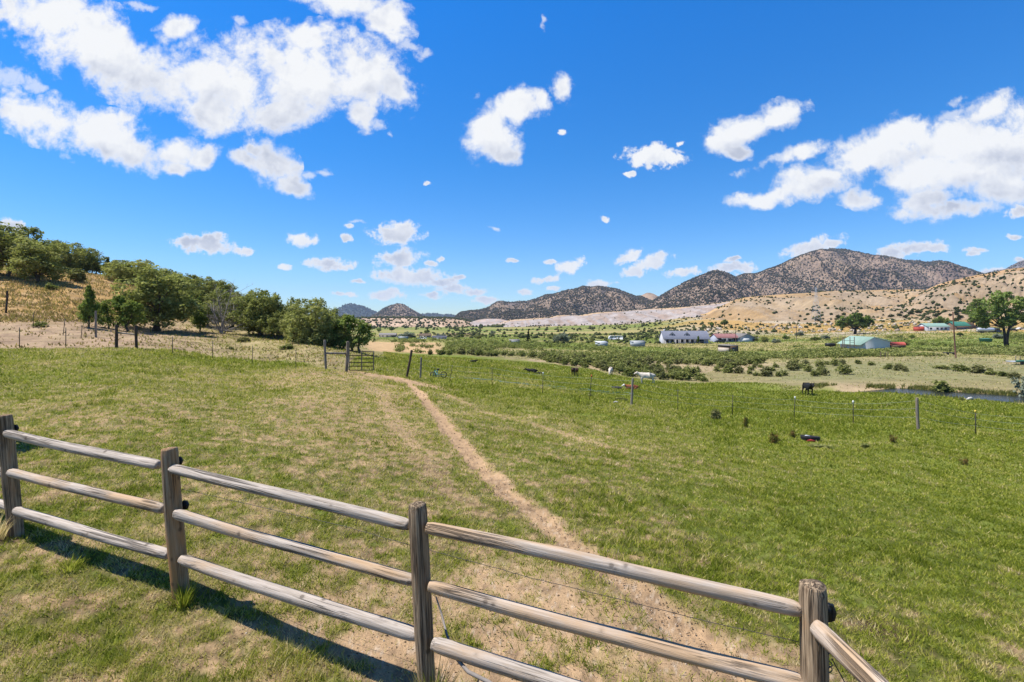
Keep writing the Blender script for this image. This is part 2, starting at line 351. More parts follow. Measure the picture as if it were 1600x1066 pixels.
def zones(X, Y, Z):
    Yc = np.maximum(Y, .6); px = np.clip(HX+F*X/Yc, -900, 2500); r = np.hypot(X, Y)
    zr = Z-CZ
    n1 = fbm(X*.45, Y*.45, 4, 51); n2 = fbm(X*2.6, Y*2.6, 4, 61, .6); n3 = fbm(X*.05, Y*.05, 4, 81)
    nl = fbm(X*.011, Y*.03, 4, 91)
    cov, dry, bare = cover(X, Y)
    def m3(a, b, t): return a+(b-a)*np.clip(t, 0, 1)[:, None]
    g = m3(np.broadcast_to(LUSH, (len(X), 3)), GREEN, sstep(.0, .4, dry)); g = m3(g, STRAW, sstep(.3, .75, dry)*.8); g = m3(g, SOIL, sstep(.58, .85, dry)*.75)
    g = g*(1-.45*sstep(.62, .4, fbm(X*16, Y*16, 3, 191))*sstep(20, 6, r)*(1-bare))[:, None]
    g = m3(g, SOIL, bare)
    clod = sstep(.52, .68, fbm(X*9, Y*9, 4, 151, .6))*bare*sstep(25, 8, r); g = m3(g, np.array([.21,.14,.085]), clod*.75)
    peb = sstep(.66, .74, fbm(X*22, Y*22, 3, 155, .6))*bare*sstep(12, 5, r); g = m3(g, np.array([.46,.36,.26]), peb*.7)
    wet = sstep(.34, .12, np.hypot((X-3.52)/1.5, (Y-4.9)*1.0)+(n2-.5)*.35); g = m3(g, np.array([.07,.045,.03]), wet)
    # ground beyond the left wire fence: trodden pink soil, then the golden hillside
    n5 = fbm(X*1.1, Y*.55, 4, 161, .6)
    be = Y-lfenceY(px); left = sstep(-.6, .8, be+(n1-.5)*2.5)*sstep(640, 560, px)
    dryslope = m3(np.broadcast_to(PINK, (len(X), 3)), np.array([.24,.2,.085]), sstep(200, 400, px)*.85+(n1-.5)*.6)
    dryslope = m3(dryslope, np.array([.17,.12,.08]), sstep(.55, .75, n5)*.6); dryslope = m3(dryslope, np.array([.36,.275,.16]), sstep(.5, .3, n5)*.5)
    g = m3(g, dryslope, left)
    hill = sstep(-.5, 1.0, zr+(n1-.5)*1.2)*sstep(620, 500, px)*sstep(30, 40, r)
    hc = m3(np.broadcast_to(GOLD*np.array([.95,1.0,1.15]), (len(X), 3)), np.array([.22,.15,.08]), sstep(.48, .7, n1)*.85); hc = m3(hc, np.array([.46,.31,.15]), sstep(.5, .7, n2)*.5)
    g = m3(g, hc, hill)
    # beyond the pasture
    ey = edgeY(px); bp = sstep(-.04, .05, np.log(Yc/ey)+(n1-.5)*.12)*sstep(520, 560, px)
    v = m3(np.broadcast_to(OLIVE, (len(X), 3)), SAND, sstep(.5, .7, n3)*.6+.6*np.exp(-(polydist(X, Y, CREEK)/9)**2))
    v = m3(v, np.array([.19,.18,.085]), sstep(62, 76, Y)*sstep(1150, 1260, px)*(.35+.9*sstep(.35, .65, fbm(X*.03, Y*.16, 4, 171, .6))))
    vg = m3(np.broadcast_to(np.array([.15,.18,.045]), (len(X), 3)), np.array([.29,.24,.10]), sstep(.38, .6, nl))
    vg = m3(vg, np.array([.13,.165,.035]), sstep(420, 620, Y)*.7*sstep(.62, .45, fbm(X*.006, Y*.012, 3, 95)))
    v = m3(v, vg, sstep(118, 150, Y+(n3-.5)*60-40*sstep(1100, 800, px)+0*px))
    tan = sstep(100, 120, Y)*sstep(255, 225, Y)*sstep(560, 580, px)*sstep(705, 675, px)
    v = m3(v, np.array([.40,.27,.14]), tan)
    brown = sstep(330, 380, Y)*sstep(520, 440, Y)*sstep(690, 710, px)*sstep(760, 735, px); v = m3(v, np.array([.14,.09,.06]), brown)
    foot = sstep(-11.0, -8.4, zr+(n3-.5)*1.5)*sstep(255, 300, Y)*sstep(990, 1120, px)
    fc = m3(np.broadcast_to(GOLD*np.array([1,1.08,1.2]), (len(X), 3)), np.array([.36,.29,.2]), sstep(.42, .6, fbm(X*.02, Y*.02, 4, 101)))
    v = m3(v, fc, foot)
    return m3(g, v, bp)

def grid_mesh(name, V, nr, nc, mat, col, wrap=False, smooth=True):
    mb = MB(); i = np.arange(nr-1)[:, None]*nc; j = np.arange(nc-(0 if wrap else 1))[None]; k = (j+1) % nc
    mb.add(V, np.stack([i+j, i+k, i+nc+k, i+nc+j], -1).reshape(-1, 4))
    o = mb.build(name, mat, None, smooth, None)
    if col is not None: setcol(o.data, 'zone', col)
    return o
def ground_mat(name, fine=1.0):
    m, nt, out = newmat(name)
    z = N(nt, 'Attribute', attribute_name='zone').outputs['Color']
    p = N(nt, 'NewGeometry').outputs['Position']
    a = noise(nt, p, 9*fine, 6, .7); b = noise(nt, p, 70*fine, 4, .6); c = noise(nt, p, .35*fine, 6, .65)
    k = mth(nt, 'ADD', mth(nt, 'ADD', mth(nt, 'MULTIPLY', a, .7), mth(nt, 'MULTIPLY', b, .55)), mth(nt, 'MULTIPLY', c, .75))
    k = mth(nt, 'MULTIPLY_ADD', k, 1.7, -.68)
    hs = mixc(nt, 1.0, z, k, 'MULTIPLY')
    gr = N(nt, 'CombineColor'); [L(nt, k, gr.inputs[i]) for i in range(3)]
    hs = mixc(nt, 1.0, z, gr.outputs[0], 'MULTIPLY')
    principled(nt, out, hs, .95, bump(nt, mth(nt, 'ADD', a, mth(nt, 'MULTIPLY', b, .3)), .05/fine, .7), .05)
    return m
M_['ground'] = ground_mat('pasture_earth')
def build_ground():
    th = np.concatenate([np.linspace(-58, 58, 780), np.linspace(58, 302, 82)[1:-1]])*PI/180
    r = np.exp(np.arange(math.log(.35), math.log(9000), .0145))
    R, T = np.meshgrid(r, th, indexing='ij'); X = (R*np.sin(T)).ravel(); Y = (R*np.cos(T)).ravel()
    Z = gz(X, Y); col = zones(X, Y, Z)
    dp = polydist(X, Y, PATH); Z = Z-.05*sstep(.3, .1, dp)*sstep(45, 30, Y)*(Y > 2)+.02*(fbm(X*6, Y*6, 3, 211)-.5)*sstep(.6, .2, dp)*(Y < 40)
    V = np.stack([X, Y, Z], 1)
    o = grid_mesh('ground', V, len(r), len(th), M_['ground'], col, True)
    o['kind'] = 'structure'; return o
build_ground()

# ------------------------------------------------------------------ grass blades on the pasture
def grass_mat():
    m, nt, out = newmat('pasture_grass')
    a = N(nt, 'Attribute', attribute_name='tone').outputs['Fac']
    c = ramp(nt, a, [(.0, (.135,.17,.018)), (.25, (.305,.33,.042)), (.5, (.41,.385,.085)), (.72, (.58,.475,.20)), (1, (.68,.56,.32))])
    d = N(nt, 'BsdfDiffuse'); L(nt, c, d.inputs[0]); t = N(nt, 'BsdfTranslucent'); L(nt, c, t.inputs[0])
    x = N(nt, 'MixShader'); x.inputs[0].default_value = .45
    L(nt, d.outputs[0], x.inputs[1]); L(nt, t.outputs[0], x.inputs[2]); L(nt, x.outputs[0], out.inputs['Surface']); return m
def build_grass(n_try=1120000):
    lo, hi = math.log(1.9), math.log(95)
    u = RNG.random(n_try); Y = np.exp(lo+(hi-lo)*u**.92)
    t = RNG.uniform(-1.3, 1.45, n_try); X = t*Y
    # gather into tufts
    q = RNG.random(n_try) < .75; s = .02+.012*Y
    cx = np.round(X/(s*5)+.37*np.round(Y/(s*5)))*s*5; 
    X = np.where(q, X+(vnoise(X*3, Y*3, 3)-.5)*.1, X)
    cov, dry, bare = cover(X, Y); px = HX+F*X/Y
    ok = (Y < edgeY(px)*.985) & ((Y < lfenceY(px)-.3) | (px > 600))
    ok |= (Y < 60) & (px < 640) & (Y >= lfenceY(px)-.3) & (RNG.random(n_try) < .18*sstep(150, 420, px))
    n2 = fbm(X*7, Y*7, 3, 131)
    ok &= RNG.random(n_try) < cov*sstep(.28, .62, n2+.14)*1.1
    X, Y, dry, n2 = X[ok], Y[ok], dry[ok], n2[ok]; n = len(X)
    Z = gz(X, Y)
    tall = sstep(.58, .72, fbm(X*.8, Y*.8, 4, 201, .6))
    h = np.maximum(.04, .0056*Y**.86)*RNG.uniform(.5, 1.5, n)*(1-.3*dry)*(1+.8*tall); h = np.minimum(h, .27)
    w = np.maximum(.0056, .0023*Y**.95)*RNG.uniform(.6, 1.3, n)
    a = RNG.uniform(0, 2*PI, n); b = RNG.uniform(0, 2*PI, n); ln = h*RNG.uniform(.3, 1.3, n)
    wx, wy = np.cos(a)*w*.5, np.sin(a)*w*.5
    V = np.empty((n, 3, 3)); V[:, 0] = np.stack([X-wx, Y-wy, Z-.004], 1); V[:, 1] = np.stack([X+wx, Y+wy, Z-.004], 1)
    V[:, 2] = np.stack([X+np.cos(b)*ln, Y+np.sin(b)*ln, Z+h*.9], 1)
    tone = np.clip(.10+.72*dry*RNG.uniform(.5, 1.3, n)+RNG.normal(0, .15, n)+np.where(RNG.random(n) < .12, .38, 0)+.75*(fbm(X*5, Y*5, 3, 141)-.5)-.16*tall, 0, 1)
    mb = MB(); mb.add(V.reshape(-1, 3), np.arange(3*n).reshape(-1, 3), np.repeat(tone, 3))
    o = mb.build('grass', grass_mat(), None, False); o['kind'] = 'stuff'
    tag(o, 'short grazed green and straw coloured grass covering the pasture', 'grass')
build_grass()
def build_meadow(n=230000):
    px = RNG.uniform(545, 1720, n); Y = np.exp(RNG.uniform(math.log(46), math.log(420), n)); X = (px-HX)/F*Y
    a_ = fbm(X*.06, Y*.22, 4, 221, .6); b_ = fbm(X*.5, Y*.5, 3, 225, .6)
    ok = (Y > edgeY(px)*1.0) & (polydist(X, Y, CREEK) > 2.9) & ~((Y > 108) & (Y < 245) & (px < 695))
    ok &= RNG.random(n) < sstep(.40, .62, a_*.55+b_*.45)*(.22+.78*sstep(112, 145, Y-.08*(px-1150)*(px > 1150)*0))+.02; X, Y, a_, b_ = X[ok], Y[ok], a_[ok], b_[ok]; n = len(X); Z = gz(X, Y)
    h = np.minimum(.0022*Y, .5)*RNG.uniform(.4, 1.5, n); w = np.minimum(.0028*Y, .6)*RNG.uniform(.5, 1.3, n); a = RNG.uniform(0, 2*PI, n); b = RNG.uniform(0, 2*PI, n)
    V = np.empty((n, 3, 3)); V[:, 0] = np.stack([X-np.cos(a)*w*.5, Y-np.sin(a)*w*.5, Z-.03], 1); V[:, 1] = np.stack([X+np.cos(a)*w*.5, Y+np.sin(a)*w*.5, Z-.03], 1); V[:, 2] = np.stack([X+np.cos(b)*h, Y+np.sin(b)*h, Z+h], 1)
    gr = sstep(130, 170, Y)*sstep(.62, .42, fbm(X*.011, Y*.03, 4, 91)); tone = np.clip(.66-.36*gr+RNG.normal(0, .17, n)+.5*(a_-.5), 0, 1)
    mb = MB(); mb.add(V.reshape(-1, 3), np.arange(3*n).reshape(-1, 3), np.repeat(tone, 3))
    o = mb.build('meadow_grass', foliage('meadow_grass', [(.0, (.11,.15,.025)), (.3, (.23,.265,.055)), (.6, (.36,.33,.13)), (.85, (.5,.41,.21)), (1, (.6,.5,.3))], .4), None); o['kind'] = 'stuff'; tag(o, 'patchy olive and straw coloured grass on the valley floor beyond the pasture', 'grass')
build_meadow()
def build_pebbles(n=26000):
    Y = np.exp(RNG.uniform(math.log(2.4), math.log(30), n)); X = RNG.uniform(-.9, .95, n)*Y; cov, dry, bare = cover(X, Y)
    ok = RNG.random(n) < np.maximum(bare, sstep(.6, .9, dry)*.35); X, Y = X[ok], Y[ok]; n = len(X); r = .004+.006*RNG.random(n)**2+.0012*Y*RNG.random(n)
    T = np.array([(1,0,0),(0,1,0),(-1,0,0),(0,-1,0),(0,0,.7),(0,0,-.7)]); Fq = np.array([(0,1,4),(1,2,4),(2,3,4),(3,0,4),(1,0,5),(2,1,5),(3,2,5),(0,3,5)])
    V = T[None]*RNG.uniform(.6, 1.3, (n, 6, 1))*r[:, None, None]+np.stack([X, Y, gz(X, Y)-.03*sstep(.3, .1, polydist(X, Y, PATH))], 1)[:, None]
    mb = MB(); mb.add(V.reshape(-1, 3), (Fq[None]+6*np.arange(n)[:, None, None]).reshape(-1, 3), np.repeat(RNG.random(n), 6))
    o = mb.build('pebbles', foliage('pebble_stone', [(.0, (.10,.07,.045)), (.45, (.3,.2,.12)), (.8, (.42,.32,.22)), (1, (.6,.54,.46))], .02), None); o['kind'] = 'stuff'; tag(o, 'small stones and clods scattered over the bare soil of the path', 'pebbles')
build_pebbles()
def build_hill_grass(n=90000):
    px = RNG.uniform(-260, 560, n); Y = np.exp(RNG.uniform(math.log(30), math.log(105), n)); X = (px-HX)/F*Y
    ok = Y > lfenceY(px)+.5; Z = gz(X, Y); hill = (Z-CZ > -.2) & (px < 520); ok &= hill | (RNG.random(n) < .10); ok &= RNG.random(n) < sstep(.3, .6, fbm(X*.8, Y*.8, 3, 181))
    X, Y, Z, hill = X[ok], Y[ok], Z[ok], hill[ok]; n = len(X); h = RNG.uniform(.12, .4, n)*np.where(hill, 1, .6); w = RNG.uniform(.04, .1, n); a = RNG.uniform(0, 2*PI, n); b = RNG.uniform(0, 2*PI, n)
    V = np.empty((n, 3, 3)); V[:, 0] = np.stack([X-np.cos(a)*w, Y-np.sin(a)*w, Z-.02], 1); V[:, 1] = np.stack([X+np.cos(a)*w, Y+np.sin(a)*w, Z-.02], 1); V[:, 2] = np.stack([X+np.cos(b)*h*.6, Y+np.sin(b)*h*.6, Z+h], 1)
    mb = MB(); mb.add(V.reshape(-1, 3), np.arange(3*n).reshape(-1, 3), np.repeat(RNG.random(n), 3))
    o = mb.build('dry_grass', foliage('dry_hill_grass', [(.0, (.2,.14,.06)), (.5, (.42,.27,.11)), (1, (.56,.41,.2))], .3), None); o['kind'] = 'stuff'; tag(o, 'dry golden grass on the left hillside', 'grass')
build_hill_grass()

# ------------------------------------------------------------------ timber fence in the foreground
def log_mesh(mb, Lg, r, seed, axis='x', n=16, seg=26, bow=.012, taper=.8, dome=None):
    rs = np.random.default_rng(seed); x = np.linspace(0, Lg, seg)
    x = np.sort(np.concatenate([x, [.012, .035, Lg-.035, Lg-.012]]))
    e = np.minimum(x, Lg-x); rad = r*(1+.035*(vnoise(x*3.1, x*0+seed, 4)-.5)*2)*lerp(taper, 1, sstep(0, .05, e))
    off1 = bow*np.sin(PI*x/Lg)*rs.normal()+.01*(vnoise(x*1.4, x*0+seed, 7)-.5); off2 = bow*np.sin(PI*x/Lg)*rs.normal()-.01*(vnoise(x*1.4, x*0+seed, 8)-.5)
    an = np.linspace(0, 2*PI, n, endpoint=False); V = []
    for i in range(len(x)):
        rr = rad[i]*(1+.10*(vnoise(np.cos(an)*1.3+x[i]*.6, np.sin(an)*1.3+seed, 12)-.5)*2)
        V.append(np.stack([np.full(n, x[i]), off1[i]+rr*np.cos(an), off2[i]+rr*np.sin(an)], 1))
    V = np.concatenate(V); m = len(x)
    i = np.arange(m-1)[:, None]*n; j = np.arange(n)[None]; k = (j+1) % n
    cap0 = np.array([[0-.002, off1[0], off2[0]]]); cap1 = np.array([[Lg+(dome or .003), off1[-1], off2[-1]]])
    Q = np.stack([i+j, i+k, i+n+k, i+n+j], -1).reshape(-1, 4)
    W = np.concatenate([V, cap0, cap1]); jj = np.arange(n); kk = (jj+1) % n
    T = np.concatenate([np.stack([np.full(n, m*n), kk, jj], 1), np.stack([np.full(n, m*n+1), (m-1)*n+jj, (m-1)*n+kk], 1)])
    if axis == 'z': W = W[:, [1, 2, 0]]
    mb.add(W, Q); mb.n -= len(W); mb.f.append(T+mb.n); mb.n += len(W)
    return mb
def orient_x(o, a, b):
    d = Vector(b)-Vector(a); o.location = a; o.rotation_euler = d.to_track_quat('X', 'Z').to_euler()
def timber_fence():
    t = thing('rail_fence', 'weathered timber fence of round posts and three rails in the foreground', 'fence')
    tops = [1.60, 1.455, 1.352, 1.205, 1.062, .74]; lean = [-.08, -.12, -.11, -.066, -.035, 0]; basex = [-7.1, -4.93, -2.70, -.545, 1.557, 1.85]
    posts = []
    for i, (x, y) in enumerate(FP):
        zb = gzs(basex[i], y)-.12; a = (basex[i], y, zb); h = tops[i]-zb
        mb = MB(); log_mesh(mb, h, .064 if i != 3 else .060, 40+i, 'z', 22, 22, .006, .93 if i != 3 else .9, .012 if i != 3 else .02)
        o = mb.build('post', M_['post'], t, True)
        o.location = a; d = Vector((lean[i], 0, h)); o.rotation_euler = d.to_track_quat('Z', 'Y').to_euler(); posts.append(o)
    def pt(i, px, py, fwd):
        (ax, ay), (bx, by) = FP[i], FP[i+1]; k = (px-HX)/F
        s = (k*ay-ax)/((bx-ax)-k*(by-ay)); x = ax+s*(bx-ax); y = ay+s*(by-ay)
        nx, ny = (by-ay), -(bx-ax); q = math.hypot(nx, ny); f = 1-fwd/y
        return (x*f, y*f, CZ-(py-HY)/F*y*f)
    R = [(1,(12,677),(249,727)),(1,(17,739),(257,796)),(1,(25,798),(266,867)),
         (2,(268,732),(639,821)),(2,(275,803),(647.5,908)),(2,(283,875),(652,993)),
         (3,(667,826),(1252,955)),(3,(671,916),(1257,1070)),(3,(677,1005),(1262,1190))]
    k = 0
    for i, a, b in R:
        A = pt(i, *a, .055); B = pt(i, *b, .0); mb = MB(); Lg = (Vector(B)-Vector(A)).length
        log_mesh(mb, Lg, .042+.002*(k % 3), 70+k, 'x'); o = mb.build('rail', M_['rail'], t, True); orient_x(o, A, B); k += 1
    for A, B in (((-7.15,6.1,1.33),(-4.98,5.1,1.2)),((-7.15,6.1,.95),(-4.97,5.1,.84)),((-7.1,6.1,.63),(-4.95,5.1,.53)),
                 ((1.505,2.53,.885),(1.85,.28,.55)),((1.52,2.53,.50),(1.86,.28,.2)),((1.53,2.53,.16),(1.87,.28,-.08))):
        mb = MB(); Lg = (Vector(B)-Vector(A)).length; log_mesh(mb, Lg, .044, 90+k, 'x'); o = mb.build('rail', M_['rail'], t, True); orient_x(o, A, B); k += 1
    # black insulators nailed to the far right of the posts
    for px, py, y, h in ((24,669,5.16,.05),(280,720,4.25,.05),(289.5,789,4.25,.055),(1297,957,2.66,.075)):
        x = (px-HX)/F*y; z = CZ-(py-HY)/F*y; mb = MB()
        mb.tube([(x-.015,y,z+h*.5),(x+.006,y,z+h*.45),(x+.016,y,z),(x+.01,y,z-h*.45),(x-.012,y,z-h*.55)], [.012,.015,.017,.015,.01], 8)
        mb.box(x-.02,x+.004,y-.012,y+.012,z-h*.6,z+h*.6); mb.build('insulator', M_['black'], t)
    # sagging barbed strand on the far side, wrapped round the corner post
    W = [(285,764,4.30),(380,786,4.02),(541,823,3.72),(633,850,3.45),(680,862,3.40),(780,889,3.28),(825,902,3.2),(950,932,3.02),(1097,969,2.86),(1251,1004,2.67)]
    P = [((px-HX)/F*y, y, CZ-(py-HY)/F*y) for px, py, y in W]
    Q = []
    for i in range(len(P)-1):
        for s in np.linspace(0, 1, 14, endpoint=False): Q.append(np.array(P[i])*(1-s)+np.array(P[i+1])*s)
    Q.append(np.array(P[-1])); Q = np.array(Q); Q[:, 2] += .004*(vnoise(np.arange(len(Q))*.6, Q[:, 0]*0, 3)-.5)
    mb = MB(); mb.tube(Q, .0019, 5)
    for i in range(3, len(Q), 5):
        for a in range(2):
            d = RNG.normal(0, 1, 3); d /= np.linalg.norm(d); mb.tube([Q[i]-d*.014, Q[i]+d*.014], .0014, 4)
    px_, py_ = 1.555, 2.6
    for z0 in (.735, .665, .64):
        mb.tube([(px_-.01+.069*math.cos(a), py_+.069*math.sin(a), z0+.012*math.sin(a*1.5)) for a in np.linspace(0, 2*PI*1.05, 22)], .0028, 5)
    tw = [(px_+.05,py_-.03,.70),(1.63,2.50,.62),(1.655,2.42,.585),(1.66,2.33,.55),(1.68,2.1,.5)]
    mb.tube(tw, .003, 5)
    for i in range(7):
        c = np.array(tw[1])*(1-i/6)+np.array(tw[3])*(i/6); d = RNG.normal(0, 1, 3); d /= np.linalg.norm(d); mb.tube([c-d*.016, c+d*.016], .002, 4)
    mb.build('barbed_wire', M_['wire'], t)
timber_fence()

# ------------------------------------------------------------------ wire fences further out
def tpost(mb, h, lean=0):
    mb.box(-.018, .018, -.02, -.012, 0, h); mb.box(-.005, .005, -.012, .022, 0, h)
    for z in np.arange(.25, h-.05, .06): mb.box(-.008, .008, -.028, -.02, z, z+.02)
def wire_fence(name, label, posts, strands, wmat, cat='wire fence', caps=()):
    t = thing(name, label, cat); P = []
    for i, (kind, px, py, hp, lean) in enumerate(posts):
        x, y, z = hit(px, py); h = hp*y/F; mb = MB()
        if kind == 't':
            tpost(mb, h+.08); o = mb.build('t_post', M_['steel'], t)
        else:
            r = .065 if kind == 'w' else .075
            log_mesh(mb, h+.1, r, 200+i, 'z', 12, 14, .015, .9, .012)
            o = mb.build('wooden_post', M_['darkpost'] if kind == 'd' else M_['oldpost'], t, True)
        o.location = (x, y, z-.08); dx = lean*y/F; o.rotation_euler = Vector((dx, 0, h)).to_track_quat('Z', 'Y').to_euler() if kind != 't' else (0, math.atan2(dx, h), 0)
        if i in caps:
            cb = MB(); cb.box(-.03, .03, -.035, .03, h+.03, h+.17); c = cb.build('cap', caps[i], o)
        P.append((x, y, z, h, dx))
    for f in strands:
        mb = MB()
        for a, b in zip(P[:-1], P[1:]):
            A = np.array([a[0]+a[4]*f, a[1]-.04, a[2]+a[3]*f]); B = np.array([b[0]+b[4]*f, b[1]-.04, b[2]+b[3]*f])
            s = np.linspace(0, 1, 9); Q = A+(B-A)*s[:, None]; Q[:, 2] -= .05*4*s*(1-s); mb.tube(Q, .0042, 4, False)
        mb.build('wire', wmat, t)
    return t, P
M_['orange'] = simple('orange_plastic', (.5,.10,.03), .6, .2, 9)
M_['yellow'] = simple('yellow_plastic', (.55,.42,.06), .6, .2, 9)
M_['teal'] = simple('teal_paint', (.10,.32,.34), .45, .2, 9)
M_['hose'] = simple('blue_hose_plastic', (.09,.22,.27), .5, .15, 3)
wire_fence('wire_fence', 'steel post wire fence along the foot of the left hillside', [('t',-60,546,34,0),('t',30.5,544,32,0),('t',103,543,31,0),('d',182,544.5,36,0),('d',213.5,545.5,36.5,-1),('t',269.5,553.5,27.5,0),('t',332.5,562,29,0),('t',394,568,28,1),('t',462.5,574.5,28,0),('w',509.5,579,47,-2)], (.35,.6,.85), M_['wire'])
wire_fence('wire_fence', 'old wire fence of leaning posts climbing the golden hillside', [('d',-12,492,40,0),('d',9,489,34,2),('t',52,513,23,0),('t',98.5,524,26,3),('t',126.5,529.5,21,2),('w',150,527.5,41,0),('d',182,544.5,36,0)], (.45,.8), M_['wire'])
wire_fence('wire_fence', 'thin wire fence crossing the pasture from the path to the creek side', [('d',635,590.5,43.5,8),('w',656.5,591.5,32.5,1.5),('t',702,597,27,5),('t',769,605,32,0),('t',847.5,616,32,1),('t',921,625,37,3),('w',986.5,633.5,41.5,2),('t',1059,642,34,0),('t',1144,648,31,1),('t',1240.5,656,34,1.5),('t',1333,662,33,0),('w',1434.5,671.5,49,-1.5),('t',1524.5,680,36,-.5),('t',1640,691,40,0)], (.4,.68,.93), M_['bright_wire'], caps={3:M_['yellow'],4:M_['white'],5:M_['orange'],9:M_['white'],10:M_['white'],12:M_['yellow']})
def tie_rails():
    # cross braces of the two H frames
    for nm, lab, A, B, r in (('brace_rail','grey timber brace between the two dark posts below the juniper', hit(182,544.5), hit(213.5,545.5), .05),('brace_rail','pale timber crossbar between the two posts beside the open gate', hit(509.5,579), hit(541,581), .06)):
        hA = (544.5-520)*A[1]/F if r < .055 else (579-552)*A[1]/F; hB = (545.5-523)*B[1]/F if r < .055 else (581-552.5)*B[1]/F
        a = (A[0], A[1], A[2]+hA); b = (B[0], B[1], B[2]+hB); mb = MB(); log_mesh(mb, (Vector(b)-Vector(a)).length, r, 310, 'x', 10, 8)
        o = mb.build(nm, M_['oldpost'], None, True); orient_x(o, a, b); tag(o, lab, 'fence rail')
    x, y, z = hit(541, 581); mb = MB(); h = 47*y/F; log_mesh(mb, h+.1, .085, 320, 'z', 12, 12, .01, .9, .012)
    o = mb.build('gate_post', M_['oldpost'], None, True); o.location = (x, y, z-.08); o.rotation_euler = (0, .05, 0)
    tag(o, 'weathered wooden gate post holding the dark metal gate', 'gate post')
tie_rails()
def metal_gate():
    x, y, z = hit(545.5, 580.5); x2 = (584-HX)/F*(y+.1); w = x2-x; h = 28.5*y/F
    t = thing('metal_gate', 'dark five bar tube gate standing open beside the dirt path', 'gate', (x, y, z+.06), .06)
    for i in range(6):
        mb = MB(); zz = h*(i/5)**.95; mb.tube([(0,0,zz+.06*(i==5)),(w,0,zz)], .024, 8); mb.build('bar', M_['steel'], t)
    for xx in (0, w*.51, w):
        mb = MB(); mb.tube([(xx,0,-.02),(xx,0,h+(.05 if xx else .04))], .03, 8); mb.build('upright', M_['steel'], t)
metal_gate()
def bicycle():
    x, y, z = hit(684, 590.5); t = thing('bicycle', 'small teal bicycle lying in the grass beside the leaning fence posts', 'bicycle', (x, y, z), .25)
    def wheel(cx, r, tilt):
        mb = MB(); a = np.linspace(0, 2*PI, 25); mb.tube(np.stack([cx+r*np.cos(a), r*.35*np.sin(a)*tilt, r+r*np.sin(a)], 1), .03, 8, False)
        w = mb.build('wheel', M_['black'], t); s = MB()
        for k in range(8): s.tube([(cx,0,r),(cx+r*math.cos(k*PI/4),r*.35*math.sin(k*PI/4)*tilt,r+r*math.sin(k*PI/4))], .006, 4)
        s.build('spokes', M_['bright_wire'], w)
    wheel(-.33, .2, 1); wheel(.42, .2, .4)
    mb = MB()
    for p in ([(-.33,0,.2),(-.05,0,.22)],[(-.05,0,.22),(.42,0,.2)],[(-.05,0,.22),(.0,0,.52)],[(.0,0,.5),(-.22,0,.52)],[(-.22,0,.55),(-.33,0,.2)],[(-.05,0,.22),(-.22,0,.5)]): mb.tube(p, .022, 6)
    mb.build('frame', M_['teal'], t); mb = MB(); mb.tube([(-.22,0,.5),(-.2,0,.66),(-.2,-.22,.72)], .014, 6); mb.tube([(-.2,0,.66),(-.2,.22,.7)], .014, 6); mb.build('handlebar', M_['black'], t)
    mb = MB(); mb.tube([(.0,0,.52),(.02,0,.58)], .016, 6); mb.tube([(-.08,0,.6),(.02,0,.6),(.12,0,.61)], [.03,.05,.07], 8); mb.build('saddle', M_['black'], t)
bicycle()
def hose():
    px = [(640,588),(680,590),(722,592),(769,595.5),(808,600.5),(846,603),(871,605.6),(909,609),(935,612.6),(975,614.6),(992,617)]
    P = []
    for a, b in zip(px[:-1], px[1:]):
        for s in np.linspace(0, 1, 8, endpoint=False):
            q = hit(a[0]+(b[0]-a[0])*s, a[1]+(b[1]-a[1])*s+.5*math.sin(a[0]*.3+s*6)); P.append((q[0], q[1], q[2]+.07+.02*math.sin(q[0]*2)))
    mb = MB(); mb.tube(P[8:], .022, 6); o = mb.build('water_hose', M_['hose'], None, True)
    tag(o, 'long blue water hose lying across the grass below the wire fence', 'hose')
hose()

# ------------------------------------------------------------------ cattle
def hide(name, col, face=None):
    m, nt, out = newmat(name); tc = N(nt, 'TexCoord').outputs['Object']
    c = ramp(nt, noise(nt, tc, 5, 5), [(.3, tuple(v*.75 for v in col)), (.7, tuple(min(1, v*1.2) for v in col))])
    if face:
        sx = N(nt, 'SeparateXYZ'); L(nt, tc, sx.inputs[0])
        k = N(nt, 'MapRange'); L(nt, mth(nt, 'ADD', sx.outputs[0], mth(nt, 'MULTIPLY', noise(nt, tc, 4, 3), .3)), k.inputs[0]); k.inputs[1].default_value = 1.26; k.inputs[2].default_value = 1.36
        c = mixc(nt, k.outputs[0], c, face)
    principled(nt, out, c, .75, None, .2); return m
M_['cream_hide'] = hide('cream_hide', (.62,.54,.45)); M_['black_hide'] = hide('black_hide', (.014,.013,.014)); M_['brown_hide'] = hide('dark_brown_hide', (.06,.033,.022)); M_['red_hide'] = hide('red_brown_hide', (.27,.085,.035), (.7,.66,.6))
